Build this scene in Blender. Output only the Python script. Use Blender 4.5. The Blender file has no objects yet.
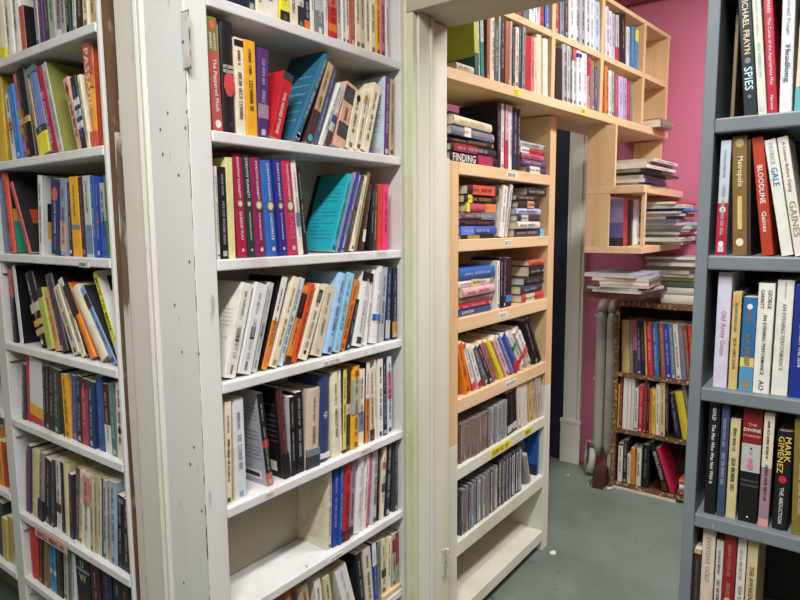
import bpy, bmesh, math, random
from mathutils import Matrix, Vector
C = bpy.context.scene.collection
R = random.Random(7)
# ------------------------------------------------------------------ camera (fitted to the room's three directions)
EYE = 1.5
F, PITCH, ROLL, YAW = 618.267, .11806, -.0066218, .64032
cy, sy, cp, sp = math.cos(YAW), math.sin(YAW), math.cos(PITCH), math.sin(PITCH)
fw = Vector((cy*cp, sy*cp, -sp)); rt = Vector((sy, -cy, 0)); up = Vector((cy*sp, sy*sp, cp))
cr, sr = math.cos(ROLL), math.sin(ROLL)
RT = rt*cr + up*sr; UP = up*cr - rt*sr
cam = bpy.data.objects.new('camera', bpy.data.cameras.new('camera')); C.objects.link(cam)
cam.data.sensor_width = 36; cam.data.lens = F/800*36; cam.data.clip_start = .02
cam.matrix_world = Matrix(((RT.x, UP.x, -fw.x, 0), (RT.y, UP.y, -fw.y, 0), (RT.z, UP.z, -fw.z, EYE), (0, 0, 0, 1)))
bpy.context.scene.camera = cam
def ray(x, y): return RT*((x-400)/F) - UP*((y-300)/F) + fw
class Plane:            # a vertical plane through point a along heading phi: measured positions on a real shelf front
    def __init__(s, ax, ay, phi=0):
        s.a = Vector((ax, ay, 0)); s.phi = phi
        s.r = Vector((math.cos(phi), math.sin(phi), 0)); s.d = Vector((-s.r.y, s.r.x, 0))
    def hit(s, x, y):
        v = ray(x, y); t = s.a.dot(s.d)/v.dot(s.d); p = v*t
        return (p-s.a).dot(s.r), p.z+EYE
    def pt(s, u, z, dep=0): p = s.a+s.r*u+s.d*dep; return Vector((p.x, p.y, z))
# ------------------------------------------------------------------ materials
def lin(h):
    h = h.lstrip('#'); v = [int(h[i:i+2], 16)/255 for i in (0, 2, 4)]
    return [c/12.92 if c <= .04045 else ((c+.055)/1.055)**2.4 for c in v]+[1]
def nmat(name, base, rough=.5, layers=(), bump=0, bscale=60, stretch=(1, 1, 1), spec=.4):
    m = bpy.data.materials.new(name); m.use_nodes = True; nt = m.node_tree; N = nt.nodes; L = nt.links
    b = N['Principled BSDF']; b.inputs['Roughness'].default_value = rough; b.inputs['Specular IOR Level'].default_value = spec
    tc = N.new('ShaderNodeTexCoord'); mp = N.new('ShaderNodeMapping'); mp.inputs['Scale'].default_value = stretch
    L.new(tc.outputs['Object'], mp.inputs['Vector'])
    col = N.new('ShaderNodeRGB'); col.outputs[0].default_value = lin(base); cur = col.outputs[0]
    for (c, scale, lo, hi, amt, det) in layers:
        n = N.new('ShaderNodeTexNoise'); n.inputs['Scale'].default_value = scale; n.inputs['Detail'].default_value = det
        L.new(mp.outputs[0], n.inputs['Vector'])
        r = N.new('ShaderNodeMapRange'); r.inputs[1].default_value = lo; r.inputs[2].default_value = hi; r.inputs[4].default_value = amt
        L.new(n.outputs['Fac'], r.inputs[0])
        x = N.new('ShaderNodeMix'); x.data_type = 'RGBA'; L.new(r.outputs[0], x.inputs[0]); L.new(cur, x.inputs[6]); x.inputs[7].default_value = lin(c)
        cur = x.outputs[2]
    L.new(cur, b.inputs['Base Color'])
    if bump:
        n = N.new('ShaderNodeTexNoise'); n.inputs['Scale'].default_value = bscale; n.inputs['Detail'].default_value = 4
        L.new(mp.outputs[0], n.inputs['Vector']); bp = N.new('ShaderNodeBump'); bp.inputs['Strength'].default_value = bump; bp.inputs['Distance'].default_value = .004
        L.new(n.outputs['Fac'], bp.inputs['Height']); L.new(bp.outputs[0], b.inputs['Normal'])
    return m
M = {
 'white': nmat('white_paint', '#dbdad6', .42, [('#c8c4b8', 5, .45, .7, .6, 3), ('#8d8476', 38, .66, .74, .55, 5)], .15, 30, (1, 1, .25)),
 'shelfwhite': nmat('shelf_paint', '#dddcd9', .42, [('#c4beb2', 9, .5, .72, .7, 4), ('#7a7062', 45, .68, .74, .6, 6)], .15, 40),
 'casing': nmat('casing_paint', '#d6d2c6', .4, [('#c9c2ae', 6, .5, .75, .6, 3), ('#7d6c55', 60, .70, .76, .5, 5)], .08, 30, (1, 1, .2)),
 'jamb': nmat('jamb_paint', '#d8d8c8', .4, [('#c6c6a6', 6, .45, .7, .7, 3), ('#8c866c', 50, .70, .77, .5, 5)], .08, 30, (1, 1, .2)),
 'jambgreen': nmat('jamb_green_paint', '#cfd2b0', .4, [('#bdb98e', 8, .45, .7, .7, 3)], .08, 30, (1, 1, .2)),
 'pine': nmat('pine_wood', '#e0c39a', .5, [('#d3b081', 6, .4, .65, .7, 4), ('#a97a45', 22, .62, .8, .5, 3)], .08, 40, (.35, 3, 3)),
 'pineup': nmat('pine_board', '#dcba8c', .5, [('#cfa676', 5, .4, .65, .6, 4), ('#9d6c3c', 18, .64, .8, .5, 3)], .08, 40, (3, 3, .4)),
 'grey': nmat('grey_paint', '#747c80', .42, [('#646d73', 10, .45, .7, .6, 4), ('#c4c8c6', 55, .73, .77, .7, 4)], .2, 30, (1, 1, .3)),
 'pink': nmat('pink_wall_paint', '#c8708f', .6, [('#bd6484', 2.5, .4, .7, .6, 3), ('#8f4262', 30, .72, .8, .4, 4)], .06, 40),
 'cream_wall': nmat('cream_wall_paint', '#d5d0c0', .6, [('#c6bfac', 3, .45, .7, .6, 3)], .06, 40),
 'ceil': nmat('ceiling_paint', '#dddbd4', .7, [('#cfccc2', 3, .4, .7, .5, 2)]),
 'floor': nmat('floor_paint', '#717d73', .55, [('#616c63', 2.2, .4, .65, .8, 6), ('#7a867c', 7, .55, .75, .6, 5), ('#454b45', 24, .64, .74, .6, 7)], .12, 60),
 'dark': nmat('dark_wood', '#5a3b26', .5, [('#38231a', 8, .4, .65, .8, 4), ('#8a6a48', 40, .66, .76, .5, 5)], .1, 40, (1, 1, 3)),
 'edge': nmat('chipped_edge_wood', '#6b4a30', .6, [('#c9ab80', 70, .56, .64, .9, 4), ('#33221a', 40, .58, .7, .8, 4)], .3, 80),
 'navy': nmat('navy_door_paint', '#232838', .4, [('#171b27', 4, .4, .7, .6, 3)], .05),
 'brown': nmat('rough_brown_board', '#6d5238', .85, [('#4d3826', 9, .4, .65, .8, 6), ('#b3a28c', 26, .60, .72, .8, 7)], .5, 40, (1, 1, .4)),
 'splinter': nmat('splintered_paint', '#cdc6b8', .7, [('#5b432d', 14, .52, .58, .9, 6)], .4, 50, (1, 1, .25)),
 'radiator': nmat('radiator_paint', '#b9b8a9', .4, [('#8f8c7c', 12, .55, .75, .6, 4)], .2, 50),
 'maroon': nmat('maroon_box', '#4b2a28', .6, [('#33191a', 10, .4, .7, .6, 3)]),
 'metal': nmat('hinge_metal', '#c7c5b4', .35, [('#3c362c', 120, .60, .66, .9, 3)], .1),
 'hole': nmat('drill_hole', '#3a3128', .9),
 'paper': nmat('paper_label', '#e6e4de', .6, [('#d2cfc6', 40, .4, .7, .4, 2)]),
 'yellow': nmat('yellow_label', '#e4dc3a', .6, [('#d3bf2c', 60, .4, .7, .5, 2)]),
 'tape': nmat('pink_label_tape', '#d9aaa0', .6, [('#c58d84', 60, .45, .7, .5, 2)]),
 'pages': nmat('book_pages', '#e2d8c0', .8, [('#c9b998', 220, .4, .7, .6, 2)], 0, 60, (1, .05, .05)),
 'pagesold': nmat('yellowed_pages', '#cdb78f', .8, [('#b49a70', 220, .4, .7, .6, 2)], 0, 60, (1, .05, .05)),
 'seam': nmat('paint_crack', '#6a4c30', .9, [('#c9c2b4', 60, .46, .54, 1, 6)], 0, 60, (1, 1, .3)),
}
PAL = {'cream': '#e6dbbd', 'off-white': '#e4e0d3', 'white': '#e9e8e4', 'pale grey': '#bfc0bd', 'grey': '#8c8d8e', 'charcoal': '#3d3e42', 'black': '#1b1b1e',
 'yellow': '#e6c330', 'gold': '#c79a2c', 'orange': '#e07a1c', 'amber': '#e9a928', 'rust': '#a8402a', 'terracotta': '#b4564a', 'red': '#c2262c', 'coral': '#cf5f4c', 'crimson': '#a51f40',
 'rose': '#bf3050', 'pink': '#df7f94', 'hot pink': '#ea3a78', 'maroon': '#5f1e2a', 'magenta': '#86204f', 'purple': '#54346f', 'mauve': '#a08298', 'lavender': '#b9b4d6',
 'indigo': '#2c2d85', 'navy': '#20294c', 'royal blue': '#2142a4', 'blue': '#2f62b0', 'sky blue': '#8fbede', 'pale blue': '#c3d3de', 'steel blue': '#6d84a6', 'slate': '#4a5678', 'deep teal': '#2c657f',
 'teal': '#22838c', 'turquoise': '#33b0be', 'dark green': '#1f3b35', 'green': '#3c8a55', 'sage': '#a9b09a', 'olive': '#7d7a3c', 'lime': '#a6b230', 'grey green': '#75877f',
 'tan': '#c5a878', 'beige': '#d6c7ae', 'peach': '#d9a98c', 'brown': '#6a4630', 'dark brown': '#3c2a22', 'bronze': '#7d6034', 'silver': '#a9adb0'}
_mc = {}
def pm(c):
    if c in M: return M[c]
    if c not in _mc:
        h = PAL.get(c, c); v = [int(h.lstrip('#')[i:i+2], 16) for i in (0, 2, 4)]
        dk = '#%02x%02x%02x' % tuple(int(x*.86) for x in v); lt = '#%02x%02x%02x' % tuple(min(255, int(x*1.06+8)) for x in v)
        _mc[c] = nmat('print_'+(c.lstrip('#').replace(' ', '_')), h, .42, [(dk, 30, .4, .7, .6, 4), (lt, 160, .62, .75, .5, 3)], 0)
    return _mc[c]
def lum(c):
    v = lin(PAL.get(c, c)); return .3*v[0]+.6*v[1]+.1*v[2]
# ------------------------------------------------------------------ mesh helpers
class MB:
    def __init__(s): s.v = []; s.f = []; s.m = []; s.mi = 0
    def box(s, x0, x1, y0, y1, z0, z1):
        n = len(s.v); s.v += [(x, y, z) for z in (z0, z1) for y in (y0, y1) for x in (x0, x1)]
        s.face([(n, n+2, n+3, n+1), (n+4, n+5, n+7, n+6), (n, n+1, n+5, n+4), (n+2, n+6, n+7, n+3), (n, n+4, n+6, n+2), (n+1, n+3, n+7, n+5)])
    def face(s, fs): s.f += fs; s.m += [s.mi]*len(fs)
    def quad(s, a, b, c, d): n = len(s.v); s.v += [a, b, c, d]; s.face([(n, n+1, n+2, n+3)])
    def prism(s, prof, z0, z1):      # closed ccw outline in xy, raised in z
        n = len(s.v); k = len(prof); s.v += [(x, y, z0) for x, y in prof]+[(x, y, z1) for x, y in prof]
        s.face([tuple(n+i for i in reversed(range(k))), tuple(n+k+i for i in range(k))]+[(n+i, n+(i+1) % k, n+k+(i+1) % k, n+k+i) for i in range(k)])
    def tube(s, pts, r, k=8):
        rings = []
        for i, p in enumerate(pts):
            p = Vector(p); a = Vector(pts[max(i-1, 0)]); b = Vector(pts[min(i+1, len(pts)-1)]); d = (b-a).normalized()
            q = d.orthogonal().normalized() if abs(d.z) > .9 else d.cross(Vector((0, 0, 1))).normalized(); w = d.cross(q); rr = r[i] if isinstance(r, (list, tuple)) else r
            n = len(s.v); s.v += [tuple(p+q*(rr*math.cos(6.2832*j/k))+w*(rr*math.sin(6.2832*j/k))) for j in range(k)]; rings.append(n)
        for a, b in zip(rings, rings[1:]): s.face([(a+j, a+(j+1) % k, b+(j+1) % k, b+j) for j in range(k)])
        s.face([tuple(rings[0]+j for j in reversed(range(k))), tuple(rings[-1]+j for j in range(k))])
    def build(s, name, mats, parent=None, bevel=0, smooth=False):
        me = bpy.data.meshes.new(name); me.from_pydata(s.v, [], s.f)
        if not isinstance(mats, (list, tuple)): mats = [mats]
        for m in mats: me.materials.append(m)
        me.polygons.foreach_set('material_index', s.m)
        bm = bmesh.new(); bm.from_mesh(me); bmesh.ops.recalc_face_normals(bm, faces=bm.faces); bm.to_mesh(me); bm.free()
        if smooth: me.polygons.foreach_set('use_smooth', [True]*len(me.polygons))
        o = bpy.data.objects.new(name, me); C.objects.link(o)
        if parent: o.parent = parent
        if bevel:
            b = o.modifiers.new('bevel', 'BEVEL'); b.width = bevel; b.segments = 2; b.limit_method = 'ANGLE'
        return o
def box(name, mat, x0, x1, y0, y1, z0, z1, parent=None, bevel=0):
    b = MB(); b.box(x0, x1, y0, y1, z0, z1); return b.build(name, mat, parent, bevel)
def struct(o): o['kind'] = 'structure'; return o
def tag(o, label, cat, group=None):
    o['label'] = label; o['category'] = cat
    if group: o['group'] = group
    return o
def empty(name, loc=(0, 0, 0), rot=(0, 0, 0)):
    o = bpy.data.objects.new(name, None); C.objects.link(o); o.location = loc; o.rotation_euler = rot; o.empty_display_size = .05; return o
_glyph = {}
def glyphs(text):
    if text not in _glyph:
        cu = bpy.data.curves.new('t', 'FONT'); cu.body = text; cu.size = 1; cu.resolution_u = 2; cu.space_character = 1.05; cu.offset = .012
        o = bpy.data.objects.new('t', cu); C.objects.link(o); dg = bpy.context.evaluated_depsgraph_get()
        me = o.evaluated_get(dg).to_mesh(); vs = [tuple(v.co[:2]) for v in me.vertices]; fs = [tuple(p.vertices) for p in me.polygons]
        o.evaluated_get(dg).to_mesh_clear(); bpy.data.objects.remove(o); bpy.data.curves.remove(cu)
        xs = [v[0] for v in vs]; ys = [v[1] for v in vs]; x0, y0 = min(xs), min(ys)
        _glyph[text] = ([(x-x0, y-y0) for x, y in vs], fs, max(xs)-x0, max(ys)-y0)
    return _glyph[text]
def strokes(mb, put, x0, x1, cap, rnd):     # worn lettering too small to read: rows of letter-like strokes
    x = x0; w = cap*.62; k = 0; nxt = rnd.randint(3, 8)
    while x+w < x1:
        if k == nxt: x += w*.8; k = 0; nxt = rnd.randint(3, 8); continue
        s = cap*.15; kind = rnd.random()
        rects = [(0, s, 0, cap)]
        if kind < .75: rects.append((0, w*.8, cap-s, cap))
        if kind < .5: rects.append((0, w*.8, 0, s))
        if kind > .3: rects.append((w*.8-s, w*.8, 0, cap))
        if rnd.random() < .5: rects.append((0, w*.8, cap*.45, cap*.45+s))
        for a, b, c, d in rects: mb.quad(put(x+a, c), put(x+b, c), put(x+b, d), put(x+a, d))
        x += w; k += 1
# ------------------------------------------------------------------ one book (local: x = thickness, y = depth behind the spine, z = height)
def make_book(root, t, h, d, col, o, seed):
    rnd = random.Random(seed); hard = o.get('hb', False); mats = [pm(col), pm(o.get('fc', col))]
    c = .0022 if hard else .0007; c = min(c, t*.2); mb = MB()
    if hard:
        out = [(0, d), (0, .006), (t*.04, .0025)]+[(t*k/8, .0025-.0045*math.sin(math.pi*k/8)*min(1, t/.03)) for k in range(1, 8)]+[(t*.96, .0025), (t, .006), (t, d)]
    else:
        e = min(.0016, t*.25); out = [(0, d), (0, e), (e*.3, e*.3), (e, 0), (t-e, 0), (t-e*.3, e*.3), (t, e), (t, d)]
    inn = [(min(max(x, c), t-c), max(y, c) if not hard else y+c*(1 if 0 < i < len(out)-1 else 0)) for i, (x, y) in enumerate(out)]; n = len(out); z0, z1 = 0, h
    mb.v = [(x, y, z) for z in (z0, z1) for x, y in out]+[(x, y, z) for z in (z0, z1) for x, y in inn]
    for i in range(n-1):
        mb.mi = 1 if i in (0, n-2) else 0
        mb.face([(i, i+1, n+i+1, n+i), (2*n+i+1, 2*n+i, 3*n+i, 3*n+i+1), (i+1, i, 2*n+i, 2*n+i+1), (n+i, n+i+1, 3*n+i+1, 3*n+i)])
    mb.face([(0, n, 3*n, 2*n), (n-1, 2*n-1+0, 4*n-1, 3*n-1)])
    mb.build('cover', mats, root)
    ins = .0035 if hard else .0004
    mb = MB(); mb.box(c*1.02, t-c*1.02, c+(.003 if hard else .0002), d-ins, ins, h-ins); mb.build('page_block', pm(o.get('pg', 'pages')), root)
    yb = -.0024*min(1, t/.03)-.0005 if hard else -.0004
    for i, (f0, f1, bc, *wf) in enumerate(o.get('b', [])):      # printed bands on the spine, f measured from the top
        xw = t*(1-wf[0])/2 if wf else .0002; mb = MB(); mb.box(xw, t-xw, yb+.0002, .003, h*(1-f1)+.0002, h*(1-f0)-.0002); mb.build('spine_panel', pm(bc), root)
    yl = yb-.0003; bands = o.get('b', [])
    def under(f):
        for f0, f1, bc, *wf in bands:
            if f0 <= f <= f1 and not wf: return bc
        return col
    for (tx, tc, f0, f1, *md) in o.get('t', []):
        gv, gf, gw, gh = glyphs(tx); frac = md[1] if len(md) > 1 else .66; off = md[2] if len(md) > 2 else 0
        mb = MB()
        if md and md[0] == 'h':
            s = min(t*.9/gw, (f1-f0)*h/gh); x0 = t/2-gw*s/2; zt = h*(1-f0)-gh*s; mb.v = [(x0+x*s, yl, zt+y*s) for x, y in gv]
        else:
            L = (f1-f0)*h; s = min(L/gw, t*frac/gh); sx = min(L/gw, s*1.35); st = h*(1-f0); x0 = t/2-gh*s/2+off*t
            mb.v = [(x0+y*s, yl, st-x*sx) for x, y in gv]
        mb.face(gf); mb.build('spine_lettering', pm(tc), root)
    for (f, q) in o.get('hline', []):      # short heading set across the spine
        mb = MB(); strokes(mb, lambda a, b, f=f: (t*.1+a, yl, h*(1-f)+b), 0, t*.82, t*.2, rnd); mb.build('spine_lettering', pm('off-white'), root)
    for i, (f, r, dc) in enumerate(o.get('dot', [])):
        mb = MB(); k = 18; r2 = r*t; mb.v = [(t/2+r2*math.cos(6.283*j/k), yl-.0002*i, h*(1-f)+r2*1.15*math.sin(6.283*j/k)) for j in range(k)]; mb.face([tuple(range(k))]); mb.build('spine_emblem', pm(dc), root)
    def soften(lc, k=.3):
        a = PAL.get(lc, lc).lstrip('#'); q = PAL.get(under(.45), under(.45)).lstrip('#')
        return '#'+''.join('%02x' % min(255, int(round((int(a[i:i+2], 16)*(1-k)+int(q[i:i+2], 16)*k)/8)*8)) for i in (0, 2, 4))
    if not o.get('t') and not o.get('nm') and t > .0065:
        lc = o.get('lc') or (rnd.choice(['off-white', 'cream', 'white', 'amber']) if lum(under(.45)) < .22 else rnd.choice(['charcoal', 'black', 'navy', 'maroon', 'charcoal']))
        lc = soften(lc); cap = min(t*rnd.uniform(.28, .42), .010); a0 = rnd.uniform(.06, .14); a1 = rnd.uniform(.3, .42); b0 = a1+.05; b1 = rnd.uniform(.72, .88); mb = MB(); x0 = t/2-cap/2
        put = lambda a, b: (x0+b, yl, h-a)
        strokes(mb, put, a0*h, a1*h, cap*.8, rnd); strokes(mb, put, b0*h, b1*h, cap, rnd)
        mb.build('spine_lettering', pm(lc), root)
        if rnd.random() < .45:
            mb = MB(); q = min(t*.28, .006); mb.quad((t/2-q, yl, .006), (t/2+q, yl, .006), (t/2+q, yl, .006+q*2.2), (t/2-q, yl, .006+q*2.2)); mb.build('spine_emblem', pm(lc), root)
    for (side, fcol, rows, f0, f1, capm) in o.get('face', []):    # print on a cover that shows: 0 = left cover, 1 = right cover
        mb = MB(); x = -.0004 if side == 0 else t+.0004
        for i in range(rows):
            zz = h*(1-(f0+(f1-f0)*i/max(rows-1, 1))); a = d*.1; b = d*(.9 if rnd.random() < .7 else .55)
            put = (lambda p, q, zz=zz: (x, d-p, zz+q)) if side == 0 else (lambda p, q, zz=zz: (x, p, zz+q))
            strokes(mb, put, a, b, capm, rnd)
        mb.build('cover_print', pm(fcol), root)
    for (side, fcol, y0, y1, f0, f1) in o.get('patch', []):
        mb = MB(); xs = (-.0003, .0002) if side == 0 else (t-.0002, t+.0003); mb.box(xs[0], xs[1], d*y0, d*y1, h*(1-f1), h*(1-f0)); mb.build('cover_panel', pm(fcol), root)
ROWS = []     # (row phrase, group, [(root, desc)])
def describe(t, h, col, feat, lean, noun='book', flat=False, o={}):
    a = '' if flat else ('thin ' if t < .0125 else 'thick ' if t > .034 else '')
    return f"{a}{col} {noun}" + (f" {feat}" if feat else '')
SEED = [0]
def kind_of(pl, o):
    return 'book' if pl in LOOSE else 'hardback' if o.get('hb') else 'paperback'
LOOSE = []
def new_book(loc, rot, t, h, d, col, o, name='book'):
    SEED[0] += 1; root = empty(name, loc, rot); make_book(root, t, h, d, col, o, SEED[0]); return root
def row(pl, zb, phrase, books, dmax=.125, group=None, clr=.238, lim=(-9, 9)):
    B = []
    for e in books:
        x0, x1, xt, yt, col, feat = e[:6]; o = e[6] if len(e) > 6 else {}
        # foot of the spine on the shelf, top of its left edge
        u0 = pl.hit(x0, base_y(pl, zb, x0))[0]; u1 = pl.hit(x1, base_y(pl, zb, x1))[0]
        ut, zt = pl.hit(xt, yt)
        B.append([u0, u1, ut, zt, col, feat, o])
    G = []
    for (u0, u1, ut, zt, col, feat, o) in B:
        tan = (ut-u0)/(zt-zb)
        if abs(tan) < .035 and not o.get('keep'): tan = 0
        G.append(dict(u0=u0, u1=u1, tan=tan, L=math.hypot(ut-u0, zt-zb), col=col, feat=feat, o=o, zt=zt-zb))
    for a, b in zip(G, G[1:]):
        ov = a['u1']-b['u0']+.0004
        if ov > 0:
            s = min(ov, .55*(a['u1']-a['u0'])); a['u1'] -= s; ov -= s
            if ov > 0: b['u0'] += ov; b['u1'] = max(b['u1'], b['u0']+.006)
        zm = min(a['zt'], b['zt'])
        if a['u1']+zm*a['tan'] > b['u0']+zm*b['tan']-.0003:
            if abs(a['tan']) > abs(b['tan']) and a['tan'] > 0: a['tan'] = (b['u0']+zm*b['tan']-.0005-a['u1'])/zm
            else: b['tan'] = (a['u1']+zm*a['tan']+.0005-b['u0'])/zm
    for g in G:
        if g['u0'] < lim[0]: g['u1'] = max(g['u1'], lim[0]+.008); g['u0'] = lim[0]
        if g['u1'] > lim[1]: w_ = min(g['u1']-g['u0'], .02); g['u1'] = lim[1]; g['u0'] = min(g['u0'], lim[1]-w_)
    if G and G[0]['tan'] < 0 and lim[0] > -8: G[0]['tan'] = max(G[0]['tan'], (lim[0]-G[0]['u0'])/G[0]['L'])
    if G and G[-1]['tan'] > 0 and lim[1] < 8: G[-1]['tan'] = min(G[-1]['tan'], max(0, (lim[1]-G[-1]['u1'])/G[-1]['L']))
    for it in range(30):
        for a, b in zip(G, G[1:]):
            zm = min(a['zt'], b['zt'], clr)
            c_ = max(a['u1']-b['u0'], a['u1']+zm*a['tan']-b['u0']-zm*b['tan'])+.0004
            if c_ > 0 and b['tan'] < -.02 and a['u1'] < b['u0']+.0005 and it < 20:
                b['tan'] = min(0, b['tan']+c_/zm)
            elif c_ > 0:
                q = min(c_/2 if it < 5 else c_, .3*(a['u1']-a['u0'])); a['u1'] -= q
                q2 = min(c_-q, .3*(b['u1']-b['u0'])); b['u0'] += q2
    out = []
    for g in G:
        th = math.atan(g['tan']); t = max((g['u1']-g['u0'])*math.cos(th), .0025); h = g['L']
        if th > 0:
            h = max(h-t*math.tan(th), .08); ul = g['u1']-t*math.cos(th); zl = zb+t*math.sin(th)
        else: ul, zl = g['u0'], zb
        o = g['o']; sb = o.get('sb', R.uniform(0, .006)); d = min(o.get('d') or max(h*.66, .095), dmax-sb)
        top_ = h*math.cos(th)+t*abs(math.sin(th))
        if top_ > clr: h *= clr/top_
        if 'hb' not in o: o = dict(o, hb=(t > .027 and h > .21))
        p = pl.pt(ul, zl+.0003, sb)
        k = kind_of(pl, o); root = new_book(p, (0, th, pl.phi), t, h, d, g['col'], o, k)
        out.append((root, describe(t, h, o.get('cn', g['col']), g['feat'], th, k)))
    ROWS.append((phrase, group or 'books on '+phrase, out))
def base_y(pl, zb, x):
    # image row where the shelf top crosses this column on the plane
    a, b = -400., 1400.
    for _ in range(40):
        m = (a+b)/2
        if pl.hit(x, m)[1] > zb: a = m
        else: b = m
    return m
def stack(pl, zb, phrase, items, group=None, jit=2, dmax=.17, noun='book', umax=9):     # books lying flat, listed from the top down, spines to the front
    z = zb; out = []
    for e in reversed(items):
        xl, xr, yt, yb, col, feat = e[:6]; o = e[6] if len(e) > 6 else {}
        ul, za = pl.hit(xl, yt); _, zc = pl.hit(xl, yb); ur = pl.hit(xr, base_y(pl, z, xr))[0]; ul = pl.hit(xl, base_y(pl, z, xl))[0]
        ur = min(ur, umax); t = max(za-zc, .006); h = max(ur-ul, .1); d = o.get('d') or min(max(h*.66, .1), dmax)
        o = dict(dict(hb=t > .02), **o)
        p = pl.pt(ur, z, o.get('sb', R.uniform(0, .012)))
        k = kind_of(pl, o); root = new_book(p, (0, -math.pi/2, pl.phi+math.radians(R.uniform(-jit, jit))), t, h, d, col, o, k)
        out.append((root, describe(t, h, o.get('cn', col), feat, 0, k, True, o))); z += t+.0006
    out.reverse(); ROWS.append((phrase, group or 'books in '+phrase, out)); return z
# ------------------------------------------------------------------ the room
FL = 0.; CE = 2.9
struct(box('floor', M['floor'], -2.2, 4.2, -2.2, 3.6, -.05, FL))
struct(box('ceiling', M['ceil'], -2.2, 4.2, -2.2, 3.6, CE, CE+.05))
M['drab'] = nmat('far_side_wall_paint', '#8f8576', .7, [('#6f6558', 3, .4, .7, .8, 3)])
struct(box('wall_left', M['drab'], -2.2, -2.1, -2.2, 3.6, FL, CE))
struct(box('wall_rear', M['drab'], -2.1, 4.2, -2.2, -2.1, FL, CE))
struct(box('wall_far', M['pink'], 3.74, 3.84, -2.1, 3.6, FL, CE))
struct(box('wall_end', M['cream_wall'], -2.1, 3.74, 3.5, 3.6, FL, CE))
# the block of wall behind the corner bookcases, and the wall with the doorway
struct(box('wall_back', M['cream_wall'], 1.0, 1.712, 1.252, 1.5, FL, CE))
w = MB(); w.box(1.508, 1.692, 1.078, 1.252, FL, CE); w.build('wall_corner', M['jamb'])['kind'] = 'structure'
w = MB(); w.box(1.508, 1.70, .262, 1.078, 2.13, CE); w.build('wall_lintel', M['jamb'])['kind'] = 'structure'
w = MB(); w.box(1.508, 1.70, -2.1, .262, FL, CE); w.build('wall_right', M['cream_wall'])['kind'] = 'structure'
struct(box('wall_partition', M['cream_wall'], 1.001, 1.06, 1.5, 3.5, FL, CE))
# door lining of the opening
def trim(n, mat, bx, bev=.003):
    b = MB()
    for q in bx: b.box(*q)
    o = b.build('trim_%d' % n, mat, None, bev); o['kind'] = 'structure'; return o
trim(1, M['jambgreen'], [(1.500, 1.522, 1.067, 1.099, FL, 2.107), (1.497, 1.506, 1.088, 1.099, FL, CE)])
trim(2, M['jamb'], [(1.522, 1.578, 1.060, 1.080, FL, 2.111), (1.578, 1.592, 1.054, 1.080, FL, 2.111)])
lining = trim(3, M['jamb'], [(1.592, 1.692, 1.071, 1.080, FL, 2.111)])
trim(4, nmat('header_paint', '#b9b39c', .45, [('#a39d86', 7, .45, .7, .7, 3)], .1, 30, (1, .2, 1)), [(1.500, 1.524, .262, 1.099, 2.108, 2.26), (1.524, 1.706, .262, 1.07, 2.112, 2.2)])
trim(5, M['jambgreen'], [(1.692, 1.716, 1.074, 1.096, FL, 1.715)])
for i, z in enumerate((-.045, -.022, .003, .028)):
    b = MB(); b.tube([(1.69, 1.063, .36+z), (1.69, 1.063, .381+z)], .0065, 10); b.build('hinge_knuckle', M['metal'], lining)
b = MB(); b.box(1.665, 1.6895, 1.069, 1.0712, .31, .412); b.build('hinge_leaf', M['metal'], lining)
# corner casing between the two white bookcases
b = MB(); b.prism([(.77, 1.353), (.77, 1.275), (.765, 1.272), (.762, 1.266), (.765, 1.260), (.768, 1.258), (.764, 1.254), (.764, 1.247), (.769, 1.243), (.772, 1.240), (.80, 1.240), (.80, 1.353)], FL, CE)
o = b.build('trim_6', M['casing']); o['kind'] = 'structure'
for i, (z, yy) in enumerate(((1.86, 1.30), (1.42, 1.29), (.9, 1.27))): pass
struct(box('wall_stub', M['brown'], .815, 1.0, 1.252, 1.408, FL, CE))
b = MB()
pr = [(1.392, 1.398), (1.388, 1.404), (1.378, 1.406), (1.382, 1.408), (1.372, 1.404), (1.366, 1.402)]
n = len(b.v); zs = [0, .35, .8, 1.05, 1.3, 1.72]; ws = [(1.374, 1.400), (1.375, 1.406), (1.373, 1.399), (1.376, 1.404), (1.380, 1.401), (1.391, 1.396)]
for z, (a, c) in zip(zs, ws): b.v += [(.778, a, z), (.778, c, z), (.796, c, z), (.796, a, z)]
for i in range(5): b.face([(4*i+j, 4*i+(j+1) % 4, 4*i+4+(j+1) % 4, 4*i+4+j) for j in range(4)])
b.face([(0, 1, 2, 3), (20, 21, 22, 23)]); o = b.build('trim_7', M['splinter']); o['kind'] = 'structure'
b = MB(); b.box(.7765, .806, 1.3535, 1.371, FL, 1.79); o = b.build('trim_8', M['splinter'], None, .003); o['kind'] = 'structure'
# ------------------------------------------------------------------ white bookcase in the centre
MZ = [EYE+v for v in (.473, .2024, -.068, -.338, -.624, -.881, -1.145)]
mid = empty('bookcase', (.77, 1.10, 0)); tag(mid, 'white painted built-in bookcase in the centre, left of the doorway', 'bookcase')
def part(name, mat, x0, x1, y0, y1, z0, z1, par, bev=.002):
    L = par.location; return box(name, mat, x0-L.x, x1-L.x, y0-L.y, y1-L.y, z0-L.z, z1-L.z, par, bev)
side = part('side_panel', M['white'], .77, .825, 1.10, 1.24, FL, CE-.05, mid, .003)
part('side_panel', M['white'], 1.485, 1.503, 1.10, 1.24, FL, CE-.05, mid)
part('back_panel', nmat('back_panel_paint', '#b3ab99', .6, [('#a89f8b', 4, .4, .7, .6, 3)]), .825, 1.485, 1.238, 1.25, FL, CE-.05, mid, 0)
for i, z in enumerate(MZ+[EYE+.745]): part('shelf', M['shelfwhite'], .8255, 1.4845, 1.098 if i < 6 else 1.104, 1.237, z-.024, z, mid, .003)
part('shelf_block', M['pine'], 1.39, 1.484, 1.107, 1.2, MZ[6]+.0005, MZ[6]+.018, mid, .002)
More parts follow.
